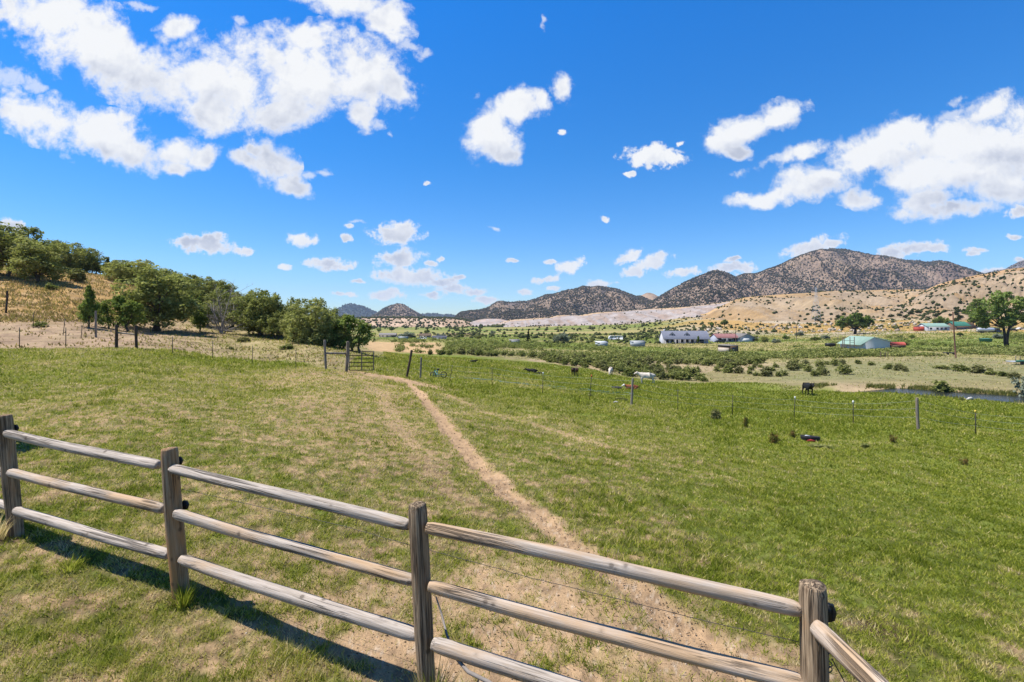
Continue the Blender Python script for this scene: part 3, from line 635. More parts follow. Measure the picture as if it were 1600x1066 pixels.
def cow_mesh(pose):
    J = []; E = []
    def j(p, r, par=None):
        J.append((p, r)); 
        if par is not None: E.append((par, len(J)-1))
        return len(J)-1
    lie = pose == 'lying'; dz = -.70 if lie else 0
    mid = j((0,0,1.08+dz), (.40,.37)); pel = j((-.72,0,1.13+dz), (.33,.31), mid); rump = j((-1.0,0,1.13+dz), (.2,.2), pel)
    che = j((.62,0,1.06+dz), (.37,.33), mid)
    if pose == 'grazing': n1, hb, mu, mt = (.98,0,1.0), (1.28,0,.62), (1.42,0,.28), (1.46,0,.12)
    else: n1, hb, mu, mt = (.95,0,1.28+dz), (1.2,0,1.47+dz), (1.46,0,1.30+dz), (1.6,0,1.19+dz)
    a = j(n1, (.23,.19), che); b = j(hb, (.16,.15), a); c = j(mu, (.11,.10), b); d = j(mt, (.085,.09), c)
    up = (0,0,1) if pose != 'grazing' else (.5,0,.8)
    for s in (-1, 1):
        e = j((hb[0]-.02, s*.15, hb[2]+.06), (.06,.03), b); j((hb[0]-.04, s*.30, hb[2]+.05), (.045,.02), e)
        if lie:
            f = j((.55,s*.24,.22), (.14,.12), che); g = j((.95,s*.22,.12), (.07,.07), f); j((.68,s*.3,.06), (.05,.05), g)
            f = j((-.62,s*.34,.28), (.2,.16), pel); g = j((-.3,s*.42,.16), (.1,.1), f); h = j((-.8,s*.46,.09), (.06,.06), g); j((-.45,s*.5,.05), (.05,.05), h)
        else:
            k = .06*s
            f = j((.6,s*.2,.8), (.16,.12), che); g = j((.6+k,s*.19,.44), (.075,.07), f); h = j((.59+k,s*.19,.13), (.05,.05), g); j((.63+k,s*.19,.03), (.06,.055), h)
            f = j((-.76,s*.21,.86), (.21,.14), pel); g = j((-.70,s*.21,.66), (.12,.1), f); h = j((-.92-k,s*.2,.45), (.065,.06), g); q = j((-.88-k,s*.2,.13), (.05,.05), h); j((-.84-k,s*.2,.03), (.06,.055), q)
    t1 = j((-1.16,0,1.1+dz), (.04,.04), rump); t2 = j((-1.2 if not lie else -1.3,0,.8 if not lie else .16), (.025,.025), t1)
    j((-1.18 if not lie else -1.35,0,.5 if not lie else .07), (.04,.04), t2)
    me = bpy.data.meshes.new('cow'); me.from_pydata([p for p, r in J], E, []); o = bpy.data.objects.new('cow_tmp', me); C.objects.link(o)
    sk = o.modifiers.new('s', 'SKIN'); ss = o.modifiers.new('u', 'SUBSURF'); ss.levels = 1; ss.render_levels = 1
    lay = me.skin_vertices[0] if len(me.skin_vertices) else None
    if lay is None:
        bm = bmesh.new(); bm.from_mesh(me); bm.verts.layers.skin.verify(); bm.to_mesh(me); bm.free(); lay = me.skin_vertices[0]
    for i, (p, r) in enumerate(J): lay.data[i].radius = r; lay.data[i].use_root = (i == 0)
    dg = bpy.context.evaluated_depsgraph_get(); dg.update(); m2 = bpy.data.meshes.new_from_object(o.evaluated_get(dg))
    bpy.data.objects.remove(o); bpy.data.meshes.remove(me)
    m2.polygons.foreach_set('use_smooth', np.ones(len(m2.polygons), bool)); return m2
COWS = {p: cow_mesh(p) for p in ('standing', 'grazing', 'lying')}
def cow(pose, mat, px, py, hp, rot, label, hm=1.5):
    x, y, z = hit(px, py); me = COWS[pose].copy(); me.materials.clear(); me.materials.append(M_[mat]); me.name = 'cow'
    o = bpy.data.objects.new('cow', me); C.objects.link(o); s = hp*y/F/hm; o.location = (x, y, z-.01); o.scale = (s, s, s); o.rotation_euler = (0, 0, math.radians(rot)); tag(o, label, 'cow', None)
cow('standing','cream_hide',1010,600,19.5,172,'cream white cow standing side on with its head to the left', 1.62)
cow('grazing','cream_hide',954,585.5,11.5,250,'cream white cow grazing with its head down', 1.42)
cow('standing','black_hide',1262,618,22,-97,'black cow standing alone near the creek facing the camera', 1.62)
cow('standing','brown_hide',895.5,587.5,14,-100,'dark brown cow facing the camera left of the grazing white cow', 1.62)
cow('standing','brown_hide',900.5,586.5,13,-86,'dark brown cow half hidden by its dark brown neighbour', 1.62)
cow('lying','black_hide',831,582.5,7.5,170,'black cow lying in the lush grass left of the standing cattle', .92)
cow('lying','black_hide',740,566.5,4.5,20,'small far black cow lying alone in the green field', .92)
cow('lying','red_hide',987,608.5,9.0,178,'red brown calf with a white face lying behind the grey post', .92)

# ------------------------------------------------------------------ things lying in the pasture
M_['rubber'] = simple('worn_tyre_rubber', (.02,.02,.022), .7, .4, 8)
def tyre(px, py, wpx, label, rot=0, squash=1):
    x, y, z = hit(px, py); R = wpx*y/F/2; a = np.linspace(0, 2*PI, 33)
    t = thing('tyre', label, 'tyre', (x, y, z), rot); mb = MB()
    for rr, zz, r in ((R*.84, R*.17, R*.17), (R*.8, R*.26, R*.1), (R*.8, R*.08, R*.1)): mb.tube(np.stack([rr*np.cos(a), rr*np.sin(a), np.full(33, zz)], 1), r, 8, False)
    mb.build('tread', M_['rubber'], t, True); return t, R
tyre(963.5, 607.5, 16, 'old black tyre lying flat in the grass near the red brown calf')
tyre(842.5, 584, 10, 'flat dark tyre lying in the grass behind the resting black cow')
def tub():
    x, y, z = hit(1266, 688.5); R = 30*y/F/2; t = thing('feed_tub', 'black rubber feed tub lying tipped in the pasture grass', 'tub', (x, y, z+.02), .2)
    a = np.linspace(0, 2*PI, 37); mb = MB()
    prof = [(R*.86, 0), (R*.97, R*.16), (R, R*.42), (R*.94, R*.44), (R*.88, R*.2), (R*.8, R*.08), (0.001, R*.07)]
    V = np.concatenate([np.stack([r*np.cos(a[:-1]), r*np.sin(a[:-1])*.8, np.full(36, zz)+.12*R*np.cos(a[:-1]+2.6)*(zz > R*.1)], 1) for r, zz in prof]); i = np.arange(len(prof)-1)[:, None]*36; j = np.arange(36)[None]; k = (j+1) % 36
    mb.add(V, np.stack([i+j, i+k, i+36+k, i+36+j], -1).reshape(-1, 4)); mb.build('bowl', M_['rubber'], t, True)
    mb = MB(); mb.tube([(-R*.9,.02,R*.36),(-R*.55,-R*.1,R*.5),(-R*.2,-R*.2,R*.46)], [.02,.035,.02], 6); mb.build('liner', M_['white'], t)
tub()
M_['redplastic'] = simple('red_plastic', (.35,.04,.03), .5, .2, 6)
def scrap(name, px, py, pts, r, mat, label, cat):
    x, y, z = hit(px, py); mb = MB(); mb.tube(pts, r, 7); o = mb.build(name, M_[mat], None, True); o.location = (x, y, z+.01); tag(o, label, cat)
scrap('scrap', 1267, 691, [(-.16,0,.03),(0,.02,.05),(.16,0,.03)], [.04,.055,.035], 'redplastic', 'small red scrap lying in the grass in front of the black feed tub', 'scrap')
M_['stone'] = simple('pale_stone', (.5,.47,.42), .9, .2, 6, bmp=.02)
scrap('rock', 1515, 625.3, [(-.3,0,.02),(-.05,0,.13),(.15,.02,.16),(.34,0,.05)], [.05,.12,.12,.05], 'stone', 'pale rock at the edge of the creek water', 'rock')
scrap('rock', 962, 630, [(-.14,0,.02),(0,0,.05),(.14,0,.02)], [.03,.06,.04], 'stone', 'small white rock in the grass left of the grey post', 'rock')
def stick():
    pts = [(681,932,3.6),(690,960,3.55),(698,992,3.42),(706,1012,3.3),(714,1030,3.2),(732,1050,3.1),(764,1066,3.0),(800,1090,2.9)]
    P = [((a-HX)/F*y, y, CZ-(b-HY)/F*y) for a, b, y in pts]
    P = [(x, y, max(z, gzs(x, y)+.006)) for x, y, z in P]
    mb = MB(); mb.tube(P, [.005,.007,.008,.009,.010,.012,.012,.009], 7); o = mb.build('dead_branch', M_['dead'], None, True); tag(o, 'thin bent dead branch lying under the bottom rail', 'branch')
stick()

# ------------------------------------------------------------------ mountains, mesas and dry hills (terrain)
def mountain_mat(name, dots, dot_col, cellm, cov):
    m, nt, out = newmat(name)
    z = N(nt, 'Attribute', attribute_name='zone').outputs['Color']; p = N(nt, 'NewGeometry').outputs['Position']
    k = mth(nt, 'MULTIPLY_ADD', noise(nt, p, .02, 8, .7), 1.5, .3); k2 = mth(nt, 'MULTIPLY_ADD', noise(nt, p, .15, 5, .7), 1.1, .45)
    k = mth(nt, 'MULTIPLY', k, k2); cb = N(nt, 'CombineColor'); [L(nt, k, cb.inputs[i]) for i in range(3)]
    c = mixc(nt, 1.0, z, cb.outputs[0], 'MULTIPLY')
    if dots:
        v = N(nt, 'TexVoronoi'); v.inputs['Scale'].default_value = 1/cellm; L(nt, p, v.inputs['Vector'])
        d = ramp(nt, v.outputs['Distance'], [(.38, (1,1,1)), (.52, (0,0,0))])
        g = ramp(nt, noise(nt, p, .006, 5, .6), [(cov-.08, (0,0,0)), (cov+.08, (1,1,1))])
        c = mixc(nt, mth(nt, 'MULTIPLY', d, g), c, dot_col)
    principled(nt, out, c, .95, bump(nt, noise(nt, p, .05, 6, .65), 6, .6), .05); return m
M_['mtn'] = mountain_mat('juniper_mountain_slope', True, (.045,.045,.036), 7.5, .46)
M_['farmtn'] = mountain_mat('far_forest_slope', True, (.03,.05,.04), 14, .3)
M_['mesa'] = mountain_mat('pale_badland', False, None, 1, 0)
M_['drybush'] = foliage('hillside_juniper', [(.1,(.02,.028,.012)),(.5,(.045,.055,.022)),(.9,(.085,.09,.035))], .1)
RIDGES = {}
def ridge(name, sky, Y0, Yr, mat, ca, cb, amp=.12, lg=160, pw=1.0, seed=1, jag=.5, rows=70, gcol=None, crest=None):
    sx = [a for a, b in sky]; sy = [b for a, b in sky]; px = np.arange(sx[0], sx[-1]+.1, 1.5); n = len(px)
    py = np.interp(px, sx, sy); k = np.exp(-.5*(np.arange(-3, 4)/1.3)**2); k /= k.sum(); py = np.convolve(np.pad(py, 3, 'edge'), k, 'valid')
    py = py+(fbm(px*.12, px*0+seed, 4, seed)-.5)*jag*2.2
    Y0 = np.interp(px, *zip(*Y0)) if isinstance(Y0, list) else np.full(n, float(Y0)); Yr = np.interp(px, *zip(*Yr)) if isinstance(Yr, list) else np.full(n, float(Yr))
    zr = CZ-(py-HY)/F*Yr; zb = gz((px-HX)/F*Y0, Y0)-4
    s = np.concatenate([np.linspace(0, 1, rows), np.linspace(1.06, 1.9, 9)])[:, None]
    Y = Y0+(Yr-Y0)*s; X = (px-HX)/F*Y; s1 = np.minimum(s, 1)
    Hh = np.maximum(zr-zb, 2)
    sp = ridged(X/lg, Y/lg*.35, 5, seed)-.62; iso = fbm(X/(lg*.5), Y/(lg*.5), 5, seed+3)-.5
    env = np.sin(PI*np.clip(s1, 0, 1)**.8)
    Z = zb+(zr-zb)*s1**pw+(sp*1.25+iso*.6)*amp*Hh*env*2
    Z = np.where(s > 1, zr-(zr-zb)*((s-1)/.9)**1.3, Z)
    lim = CZ+(zr-CZ)*Y/Yr-.35*(1-s1)*Yr/F-.02; Z = np.where(s < 1, np.minimum(Z, lim), Z)
    V = np.stack([X.ravel(), Y.ravel(), Z.ravel()], 1)
    t = np.clip(sstep(.35, .65, fbm(X/(lg*.6), Z/(lg*.3)+Y/(lg*2), 5, seed+7))+0*X, 0, 1).ravel()[:, None]
    col = np.array(ca)*(1-t)+np.array(cb)*t
    if gcol is not None:
        g = sstep(.5, .75, ridged(X/(lg*.22), s*2.2, 3, seed+9)).ravel()[:, None]*.75; col = col*(1-g)+np.array(gcol)*g
    if crest is not None:
        q = sstep(.8, .97, s1+(fbm(X/40, Y/40, 3, seed)-.5)*.25).ravel()[:, None]; col = col*(1-q)+np.array(crest)*q
    o = grid_mesh(name, V, len(s), n, M_[mat], col); o['kind'] = 'structure'
    RIDGES[name+str(seed)] = (px, X, Y, Z, rows); return (px, X, Y, Z, rows, lg, seed)
TAN = (.215,.152,.108); GREYP = (.145,.112,.095); PINKM = (.165,.118,.094); PALE = (.275,.22,.185); GOLDM = (.29,.19,.095); CREAM = (.27,.20,.125)
A = ridge('mountain', [(380,500),(470,496),(524,484),(538,476.5),(545,474),(556,475.5),(566,478),(578,483),(588,487.5),(600,493),(640,500)], 5200, 6500, 'farmtn', (.05,.06,.05), (.09,.08,.07), .12, 500, .9, 11, .5)
Cc = ridge('mountain', [(630,498),(650,492),(661,490.5),(680,489.5),(691,491.8),(699,490.5),(710,493),(740,499)], 5800, 7000, 'farmtn', (.05,.06,.05), (.09,.08,.07), .1, 600, .9, 12, .3)
B = ridge('mountain', [(555,504),(578,495),(590,488),(600,481),(610,477),(621,473.5),(629,475),(636,478.5),(650,487),(659,492),(680,499),(700,504)], 2400, 3200, 'mtn', TAN, GREYP, .14, 220, .9, 13, .5, 70, (.25,.18,.128))
E_ = ridge('mountain', [(985,470),(1000,462.5),(1006,459.5),(1011,457),(1021,459),(1028,463),(1045,470)], 3000, 3300, 'mesa', (.33,.23,.15), (.28,.2,.14), .1, 150, 1, 14, .3)
D = ridge('mountain', [(690,506),(706,499),(721,487.5),(740,485.4),(759,482),(770,474.5),(781,470),(796,471.5),(819,470.5),(838,467),(852,460.5),(864,459),(880,454.5),(897,450.5),(912,447),(926,449),(938,447),(950,449),(963,451),(975,456),(991,461),(1005,464),(1030,475),(1060,490),(1080,500)], 1500, 2500, 'mtn', TAN, GREYP, .34, 260, .85, 15, .8, 70, (.25,.18,.128))
G = ridge('mountain', [(1090,470),(1120,455),(1145,436),(1161,428.5),(1180,428),(1197,422),(1221,413),(1244,402.5),(1266,394),(1281,390),(1300,388),(1321,389),(1340,394),(1362,398.5),(1383,399.6),(1408,405),(1433,407),(1451,409),(1466,406.5),(1486,410),(1507,418),(1528,425),(1538,428),(1570,440),(1640,470)], 1450, 2600, 'mtn', TAN, PINKM, .36, 300, .85, 16, .9, 70, (.25,.18,.128))
Ff = ridge('mountain', [(985,488),(1000,480),(1019,470),(1043,455),(1075,438),(1101,427),(1109,423.5),(1116,421.5),(1127,423),(1141,427.5),(1160,440),(1190,457),(1220,472)], 1350, 2200, 'mtn', TAN, PINKM, .32, 240, .9, 17, .7, 70, (.25,.18,.128))
Hm = ridge('mountain', [(1500,440),(1540,427),(1556,422),(1569,421),(1581,414),(1600,406),(1640,395),(1720,385),(1900,400)], 2400, 3300, 'mtn', (.16,.14,.13), GREYP, .16, 260, .9, 18, .8)
MA = ridge('mesa', [(470,503),(545,497.5),(560,497),(620,496.2),(660,496.6),(700,497),(725,499),(742,505)], 1050, 1300, 'mesa', (.40,.29,.2), (.34,.24,.16), .14, 60, .7, 19, .5, 40, None)
MB_ = ridge('mesa', [(722,509),(734,504),(745,500.5),(755,498.5),(764,498),(780,498.5),(790,500),(798,504),(806,509)], 1080, 1250, 'mesa', PALE, (.36,.27,.22), .1, 50, .75, 20, .25, 36, (.33,.29,.27))
MC = ridge('mesa', [(775,507),(790,502),(798,500),(830,498),(860,495.8),(870,493),(885,492.5),(905,493),(918,490.5),(932,488.5),(971,486.3),(1016,483),(1050,481),(1075,479.2),(1100,476.5),(1125,473),(1154,468),(1190,470),(1230,480)], [(775,900),(1000,700),(1230,600)], [(775,1120),(1000,920),(1230,850)], 'mesa', PALE, (.27,.205,.165), .17, 46, .8, 21, .3, 50, (.30,.27,.255), (.40,.28,.17))
MD = ridge('dry_hill', [(1020,512),(1045,504),(1075,497.5),(1100,490),(1125,479),(1145,470),(1158,465.8),(1188,462.5),(1215,460.5),(1244,459),(1300,455),(1342,454),(1404,452.6),(1440,452.5),(1480,455),(1540,470)], [(1020,560),(1120,420),(1250,400),(1540,380)], [(1020,760),(1540,780)], 'mesa', GOLDM, CREAM, .22, 55, .95, 22, .4, 70, (.255,.195,.135), (.36,.235,.115))
MI = ridge('dry_hill', [(1370,505),(1390,490),(1404,478),(1430,462),(1449,452.2),(1466,444.5),(1486,438.5),(1507,434),(1527,429.8),(1548,426),(1569,422),(1589,419),(1620,417),(1700,412),(1900,420)], [(1370,400),(1500,350),(1900,330)], [(1370,640),(1900,690)], 'mesa', CREAM, GOLDM, .22, 45, .95, 23, .5, 70, (.265,.205,.145), (.36,.225,.115))
OCT = np.array([(1,0,.15),(-.9,.1,.1),(0,1,.2),(.1,-1,.1),(.05,0,1.25),(0,0,-.4),(.6,.6,.75),(-.6,-.55,.7)])
OCF = np.array([(0,6,4),(6,2,4),(2,1,4),(1,7,4),(7,3,4),(3,0,4),(0,2,6),(1,3,7),(2,0,5),(1,2,5),(3,1,5),(0,3,5)])
def blobs(mb, P, r, tone):
    n = len(P); a = RNG.uniform(0, 2*PI, n); c, s = np.cos(a), np.sin(a)
    T = OCT[None]*RNG.uniform(.75, 1.25, (n, 8, 1)); V = np.empty((n, 8, 3))
    V[:, :, 0] = T[:, :, 0]*c[:, None]-T[:, :, 1]*s[:, None]; V[:, :, 1] = T[:, :, 0]*s[:, None]+T[:, :, 1]*c[:, None]; V[:, :, 2] = T[:, :, 2]
    V = V*r[:, None, None]+P[:, None]
    mb.add(V.reshape(-1, 3), (OCF[None]+8*np.arange(n)[:, None, None]).reshape(-1, 3), np.repeat(tone, 8))
def on_ridge(Rg, n, smin=0, smax=.99, pmin=None, pmax=None):
    px, X, Y, Z, rows = Rg[:5]
    i = (RNG.uniform(smin, smax, n)*(rows-1)).astype(int); j = RNG.integers(0, len(px)-1, n); f = RNG.random(n)
    if pmin is not None: j = np.clip(((RNG.uniform(pmin, pmax, n)-px[0])/1.5).astype(int), 0, len(px)-2)
    g = RNG.random(n)
    P = np.stack([(q[i, j]*(1-f)+q[i, j+1]*f)*(1-g)+(q[i+1, j]*(1-f)+q[i+1, j+1]*f)*g for q in (X, Y, Z)], 1)
    return P, i/(rows-1)
def forest(Rg, n, r0, r1, label, thr=.45, base=.22, seed=0, sc_=160):
    P, s = on_ridge(Rg, n); d = .5*fbm(P[:, 0]/sc_, P[:, 1]/sc_*.6+P[:, 2]/sc_, 4, 300+seed)+.62*(1-ridged(P[:, 0]/150+P[:, 2]/260, P[:, 1]/520, 3, 320+seed))+.06
    d = d-.24*sstep(.5, .75, ridged(P[:, 0]/(Rg[5]*.22), s*2.2, 3, Rg[6]+9))+.06
    ok = RNG.random(n) < np.clip(sstep(thr-.12, thr+.12, d)*.8+.38+.9*sstep(base, base-.15, s), 0, 1); P = P[ok]; k = len(P)
    mb = MB(); blobs(mb, P, RNG.uniform(r0, r1, k), RNG.random(k)); o = mb.build('forest', M_['mtnbush'], None, False); o['kind'] = 'stuff'; tag(o, label, 'forest')
forest(G, 60000, 1.5, 3.6, 'dark junipers dotting the tall right mountain', .40, .22, 1)
forest(Ff, 20000, 1.4, 3.3, 'dark junipers dotting the mountain left of the tall peak', .46, .25, 2)
forest(D, 30000, 1.5, 3.5, 'dark junipers dotting the long middle mountain', .46, .25, 3)
forest(B, 6000, 2, 4.2, 'dark junipers on the far rounded mountain', .46, .3, 4)
forest(Hm, 4000, 3, 6, 'dark junipers on the mountain at the right edge', .35, .3, 5)
forest(A, 3500, 6, 12, 'dark far forest on the blue mountain', .3, .3, 6); forest(Cc, 1500, 6, 12, 'dark far forest on the low blue ridge', .3, .3, 7)
def mesa_scrub():
    mb = MB()
    for Rg, n, r0, r1, sm, sx in ((MA, 420, 1.6, 3.6, .05, .9), (MA, 900, 1.8, 3.6, .93, .985), (MC, 420, .9, 1.9, .0, .16), (MC, 60, .8, 1.6, .2, .9), (MC, 120, .8, 1.5, .94, .985), (MB_, 60, 1, 2, 0, .1)):
        P, s = on_ridge(Rg, n, sm, sx); blobs(mb, P, RNG.uniform(r0, r1, n), RNG.random(n))
    o = mb.build('scrub', M_['drybush'], None, False); o['kind'] = 'stuff'; tag(o, 'dark scrub dotting the pale mesa below the mountains', 'scrub')
mesa_scrub()

def haze():
    m, nt, out = newmat('haze_air'); v = N(nt, 'VolumePrincipled'); v.inputs['Color'].default_value = (.58, .75, 1, 1); v.inputs['Density'].default_value = 5e-5; v.inputs['Anisotropy'].default_value = 0
    L(nt, v.outputs[0], out.inputs['Volume']); mb = MB(); mb.box(-9300, 9300, -9300, 9300, -140, 560); o = mb.build('haze', m, None, False, None); o['kind'] = 'stuff'; tag(o, 'thin pale blue haze over the whole valley', 'haze')
haze()

# ------------------------------------------------------------------ trees and shrubs
def leaves(mb, ctr, rad, n, leaf, tone, out=.6):
    """n small bent leaf sprays in a ball round ctr"""
    d = RNG.normal(0, 1, (n, 3)); d /= np.linalg.norm(d, axis=1)[:, None]; rr = RNG.random(n)**.45
    P = ctr+d*rr[:, None]*rad
    nrm = d*out+RNG.normal(0, .6, (n, 3))+np.array([0, 0, .7]); nrm /= np.linalg.norm(nrm, axis=1)[:, None]
    a = np.cross(nrm, RNG.normal(0, 1, (n, 3))); a /= np.linalg.norm(a, axis=1)[:, None]; b = np.cross(nrm, a)
    s = leaf*RNG.uniform(.6, 1.4, n)[:, None]
    V = np.stack([P-a*s, P+b*s*.62+nrm*s*.2, P+a*s, P-b*s*.62+nrm*s*.15], 1)
    mb.add(V.reshape(-1, 3), np.arange(4*n).reshape(-1, 4), np.repeat(np.clip(tone+RNG.normal(0, .13, n), 0, 1), 4))
def limb(mb, a, b, r0, r1, wob=.04, n=6, k=6):
    a = np.array(a, float); b = np.array(b, float); s = np.linspace(0, 1, n)[:, None]
    P = a+(b-a)*s+np.sin(PI*s)*RNG.normal(0, wob, 3)+RNG.normal(0, wob*.2, (n, 3))*np.sin(PI*s); mb.tube(P, np.linspace(r0, r1, n), k, True); return P
def tree(name, label, cat, fol, bark, lobes, nclump=26, nleaf=26, leaf=.02, trunks=((0, 0),), tr=.035, crad=.36, fork=.22, group=None, bare=0):
    """unit-height tree: lobes are (x, y, z, rx, ry, rz); limbs run from the trunk into every lobe"""
    t = thing(name, label, cat, (0, 0, -50), 0, group); tb = MB(); cb = MB()
    fk = []
    for x, y in trunks:
        P = limb(tb, (x, y, -.02), (x+RNG.normal(0, .03), y+RNG.normal(0, .03), fork), tr, tr*.75, .015, 6, 9); fk.append(P[-1])
    for lx, ly, lz, rx, ry, rz in lobes:
        f = min(fk, key=lambda q: (q[0]-lx)**2+(q[1]-ly)**2); c = np.array((lx, ly, lz)); limb(tb, f, c, tr*.6, tr*.14, .03)
        R = np.array((rx, ry, rz))
        for q in range(nclump):
            d = RNG.normal(0, 1, 3); d /= np.linalg.norm(d); d[2] = d[2]*.9+.1; p = c+d*R*RNG.random()**.33
            if p[2] < .03: p[2] = .03+RNG.random()*.05
            leaves(cb, p, R*crad*RNG.uniform(.55, 1.15), nleaf, leaf, RNG.uniform(.22, .68))
            if RNG.random() < .3+bare: limb(tb, c+(p-c)*.1, p, tr*.13, tr*.04, .01, 4, 4)
    tb.build('trunk', M_[bark], t, True); cb.build('crown', M_[fol], t); return Kind(t)
def rlobes(n, seed, w=.34, zlo=.35, zhi=.82, r=(.16, .26), flat=.8):
    rs = np.random.default_rng(seed); o = []
    for i in range(n):
        a = i*2.4+rs.uniform(-.4, .4); z = lerp(zlo, zhi, (i/(n-1))**1.4); k = w*math.sqrt(max(0, 1-((z-zlo)/(1.12-zlo))**2))*rs.uniform(.25, 1.1)
        q = rs.uniform(*r)*(1.1-.35*(z-zlo)); o.append((k*math.cos(a), k*math.sin(a), z, q, q, q*flat))
    return o
JG = 'junipers along the foot of the left hill'
juniper_round = tree('juniper_tree', '-', 'tree', 'juniper', 'bark', rlobes(15, 1, .36, .24, .84, (.17, .26), .9), 24, 25, .020, ((0,0),(.04,.03)), .028, .42, .16)
juniper_open = tree('juniper_tree', '-', 'tree', 'juniper', 'bark', rlobes(15, 2, .4, .26, .86, (.14, .22), .9), 22, 25, .020, ((0,0),(-.05,.02)), .028, .42, .18, bare=.3)
juniper_dense = tree('juniper_tree', '-', 'tree', 'juniper', 'bark', rlobes(20, 3, .37, .1, .86, (.17, .25), .95), 22, 22, .020, ((0,0),), .026, .42, .08)
juniper_young = tree('juniper_tree', '-', 'tree', 'young', 'bark', [(0,0,.28,.3,.3,.2),(.1,.05,.5,.22,.22,.2),(-.12,-.03,.45,.2,.2,.2),(.02,0,.72,.15,.15,.2),(0,.02,.88,.07,.07,.12)], 40, 34, .024, ((0,0),), .03, .38, .1)
juniper_pair = tree('juniper_tree', '-', 'tree', 'young', 'bark', [(0,0,.3,.34,.34,.24),(.3,.05,.38,.26,.26,.22),(-.3,-.03,.36,.24,.24,.22),(.12,0,.68,.22,.22,.2),(-.18,.05,.66,.2,.2,.2),(.33,0,.62,.16,.16,.18),(.0,.1,.86,.12,.12,.14),(-.34,.0,.62,.14,.14,.16)], 30, 30, .023, ((0,0),(.2,0),(-.2,0)), .03, .38, .12)
def put(kind, px, py, hpx, wpx, rot, label, group=None, Y=None):
    x, y, z = hit(px, py) if Y is None else at(px, Y)
    h = hpx*y/F; w = wpx*y/F
    return kind.put((x, y, z-.03), rot, (w, w, h), label, group)
put(juniper_open, 12, 432, 84, 104, .3, 'tall juniper at the left edge on the golden hill')
put(juniper_round, 60, 441, 68, 92, 1.7, 'olive juniper standing in front on the golden slope, with a dark shadow to its right')
put(juniper_dense, 112, 419, 47, 66, 2.2, 'darkest broad juniper on the hill crest', None, 96)
put(juniper_open, 150, 421, 32, 34, .9, 'small gappy juniper on the crest right of the darkest one', None, 99)
put(juniper_young, 168, 424, 28, 24, .2, 'smallest pointed juniper on the hill crest', None, 100)
put(juniper_dense, 212, 444, 40, 88, .8, 'low wide juniper spreading over the end of the golden slope', None, 86)
put(juniper_young, 139, 512, 66, 46, 1.1, 'bright green narrow juniper at the bottom of the golden slope')
put(juniper_pair, 184, 516, 55, 66, .4, 'bright green bushy juniper behind the two dark fence posts')
put(juniper_round, 248, 518, 97, 122, 2.9, 'big olive juniper with a thick forked trunk showing below its crown')
put(juniper_young, 312, 519, 55, 34, 2.3, 'slim dark green juniper left of the bare dead tree')
put(juniper_round, 405, 524, 70, 84, .1, 'full round juniper just right of the bare dead tree')
put(juniper_open, 440, 526, 66, 58, 1.0, 'loose juniper with a thin top sprig rising above its neighbours')
put(juniper_dense, 488, 538, 74, 80, .5, 'tall yellow green juniper left of the gate posts')
put(juniper_pair, 548, 549, 58, 72, 3.0, 'rightmost juniper of the row, leaning over the open gate')
put(juniper_dense, 520, 541, 62, 52, 2.0, 'juniper squeezed between the tall yellow green one and the rightmost one')
for i, (px, Y, hp, wp) in enumerate([(82,100,44,56),(136,104,40,46),(30,98,60,70),(186,98,30,40),(245,78,42,60),(282,80,44,56),(318,84,42,50),(352,88,38,46),(385,84,34,44),(300,66,44,50),(345,66,50,52),(375,62,52,44),(425,66,44,50),(455,60,46,44),(470,70,36,40),(-40,78,80,90),(460,52,44,50),(430,55,40,50),(505,54,40,46),(535,52,34,40),(395,58,40,44),(270,64,40,44),(325,60,38,44),(362,62,40,40),(290,72,50,50),(335,100,30,40),(268,95,34,46),(228,86,34,44),(190,92,26,40),(410,92,26,40)]):
    put((juniper_dense, juniper_round, juniper_open)[i % 3], px, 0, hp, wp, i*1.3, 'olive juniper in the thicket behind the front row on the left hill', 'junipers in the hillside thicket', Y)
def dead_tree():
    x, y, z = hit(347, 521); t = thing('dead_tree', 'bare grey dead tree with a spray of leafless branches', 'tree', (x, y, z))
    mb = MB(); tw = MB(); h = 80*y/F
    for i in range(9):
        a = RNG.uniform(0, 2*PI); b = np.array((math.cos(a)*h*RNG.uniform(.1, .42), math.sin(a)*h*.25, h*RNG.uniform(.45, .98)))
        P = limb(mb, (RNG.normal(0, .12), RNG.normal(0, .1), -.05), b, .07, .015, .15, 8, 6)
        for k in range(9):
            q = P[RNG.integers(2, 8)]; d = (b/np.linalg.norm(b)*.5+RNG.normal(0, .55, 3))*h*RNG.uniform(.12, .3); d[2] = abs(d[2])*.7+.05; R = limb(tw, q, q+d, .022, .008, .05, 5, 4)
            for m in range(3):
                e = R[RNG.integers(1, 5)]; limb(tw, e, e+RNG.normal(0, .28, 3)+np.array((0, 0, .12)), .012, .005, .02, 3, 3)
    for i in range(26):
        a = RNG.uniform(-.5, 1.0); b = np.array((h*RNG.uniform(.15, .62)*(1 if i % 3 else -.6), RNG.normal(-.3, .5), h*RNG.uniform(.03, .4))); limb(tw, (b[0]*.1, 0, .25), b, .03, .007, .2, 7, 4)
    mb.build('trunk', M_['dead'], t, True); tw.build('twigs', M_['dead'], t, True)
dead_tree()
x_, y_ = -9.8, 7.95; juniper_pair.put((x_, y_, gzs(x_, y_)), 1.0, (2.3, 2.3, 3.7), 'leafy green tree at the far left whose shadow falls on the grass behind the fence')
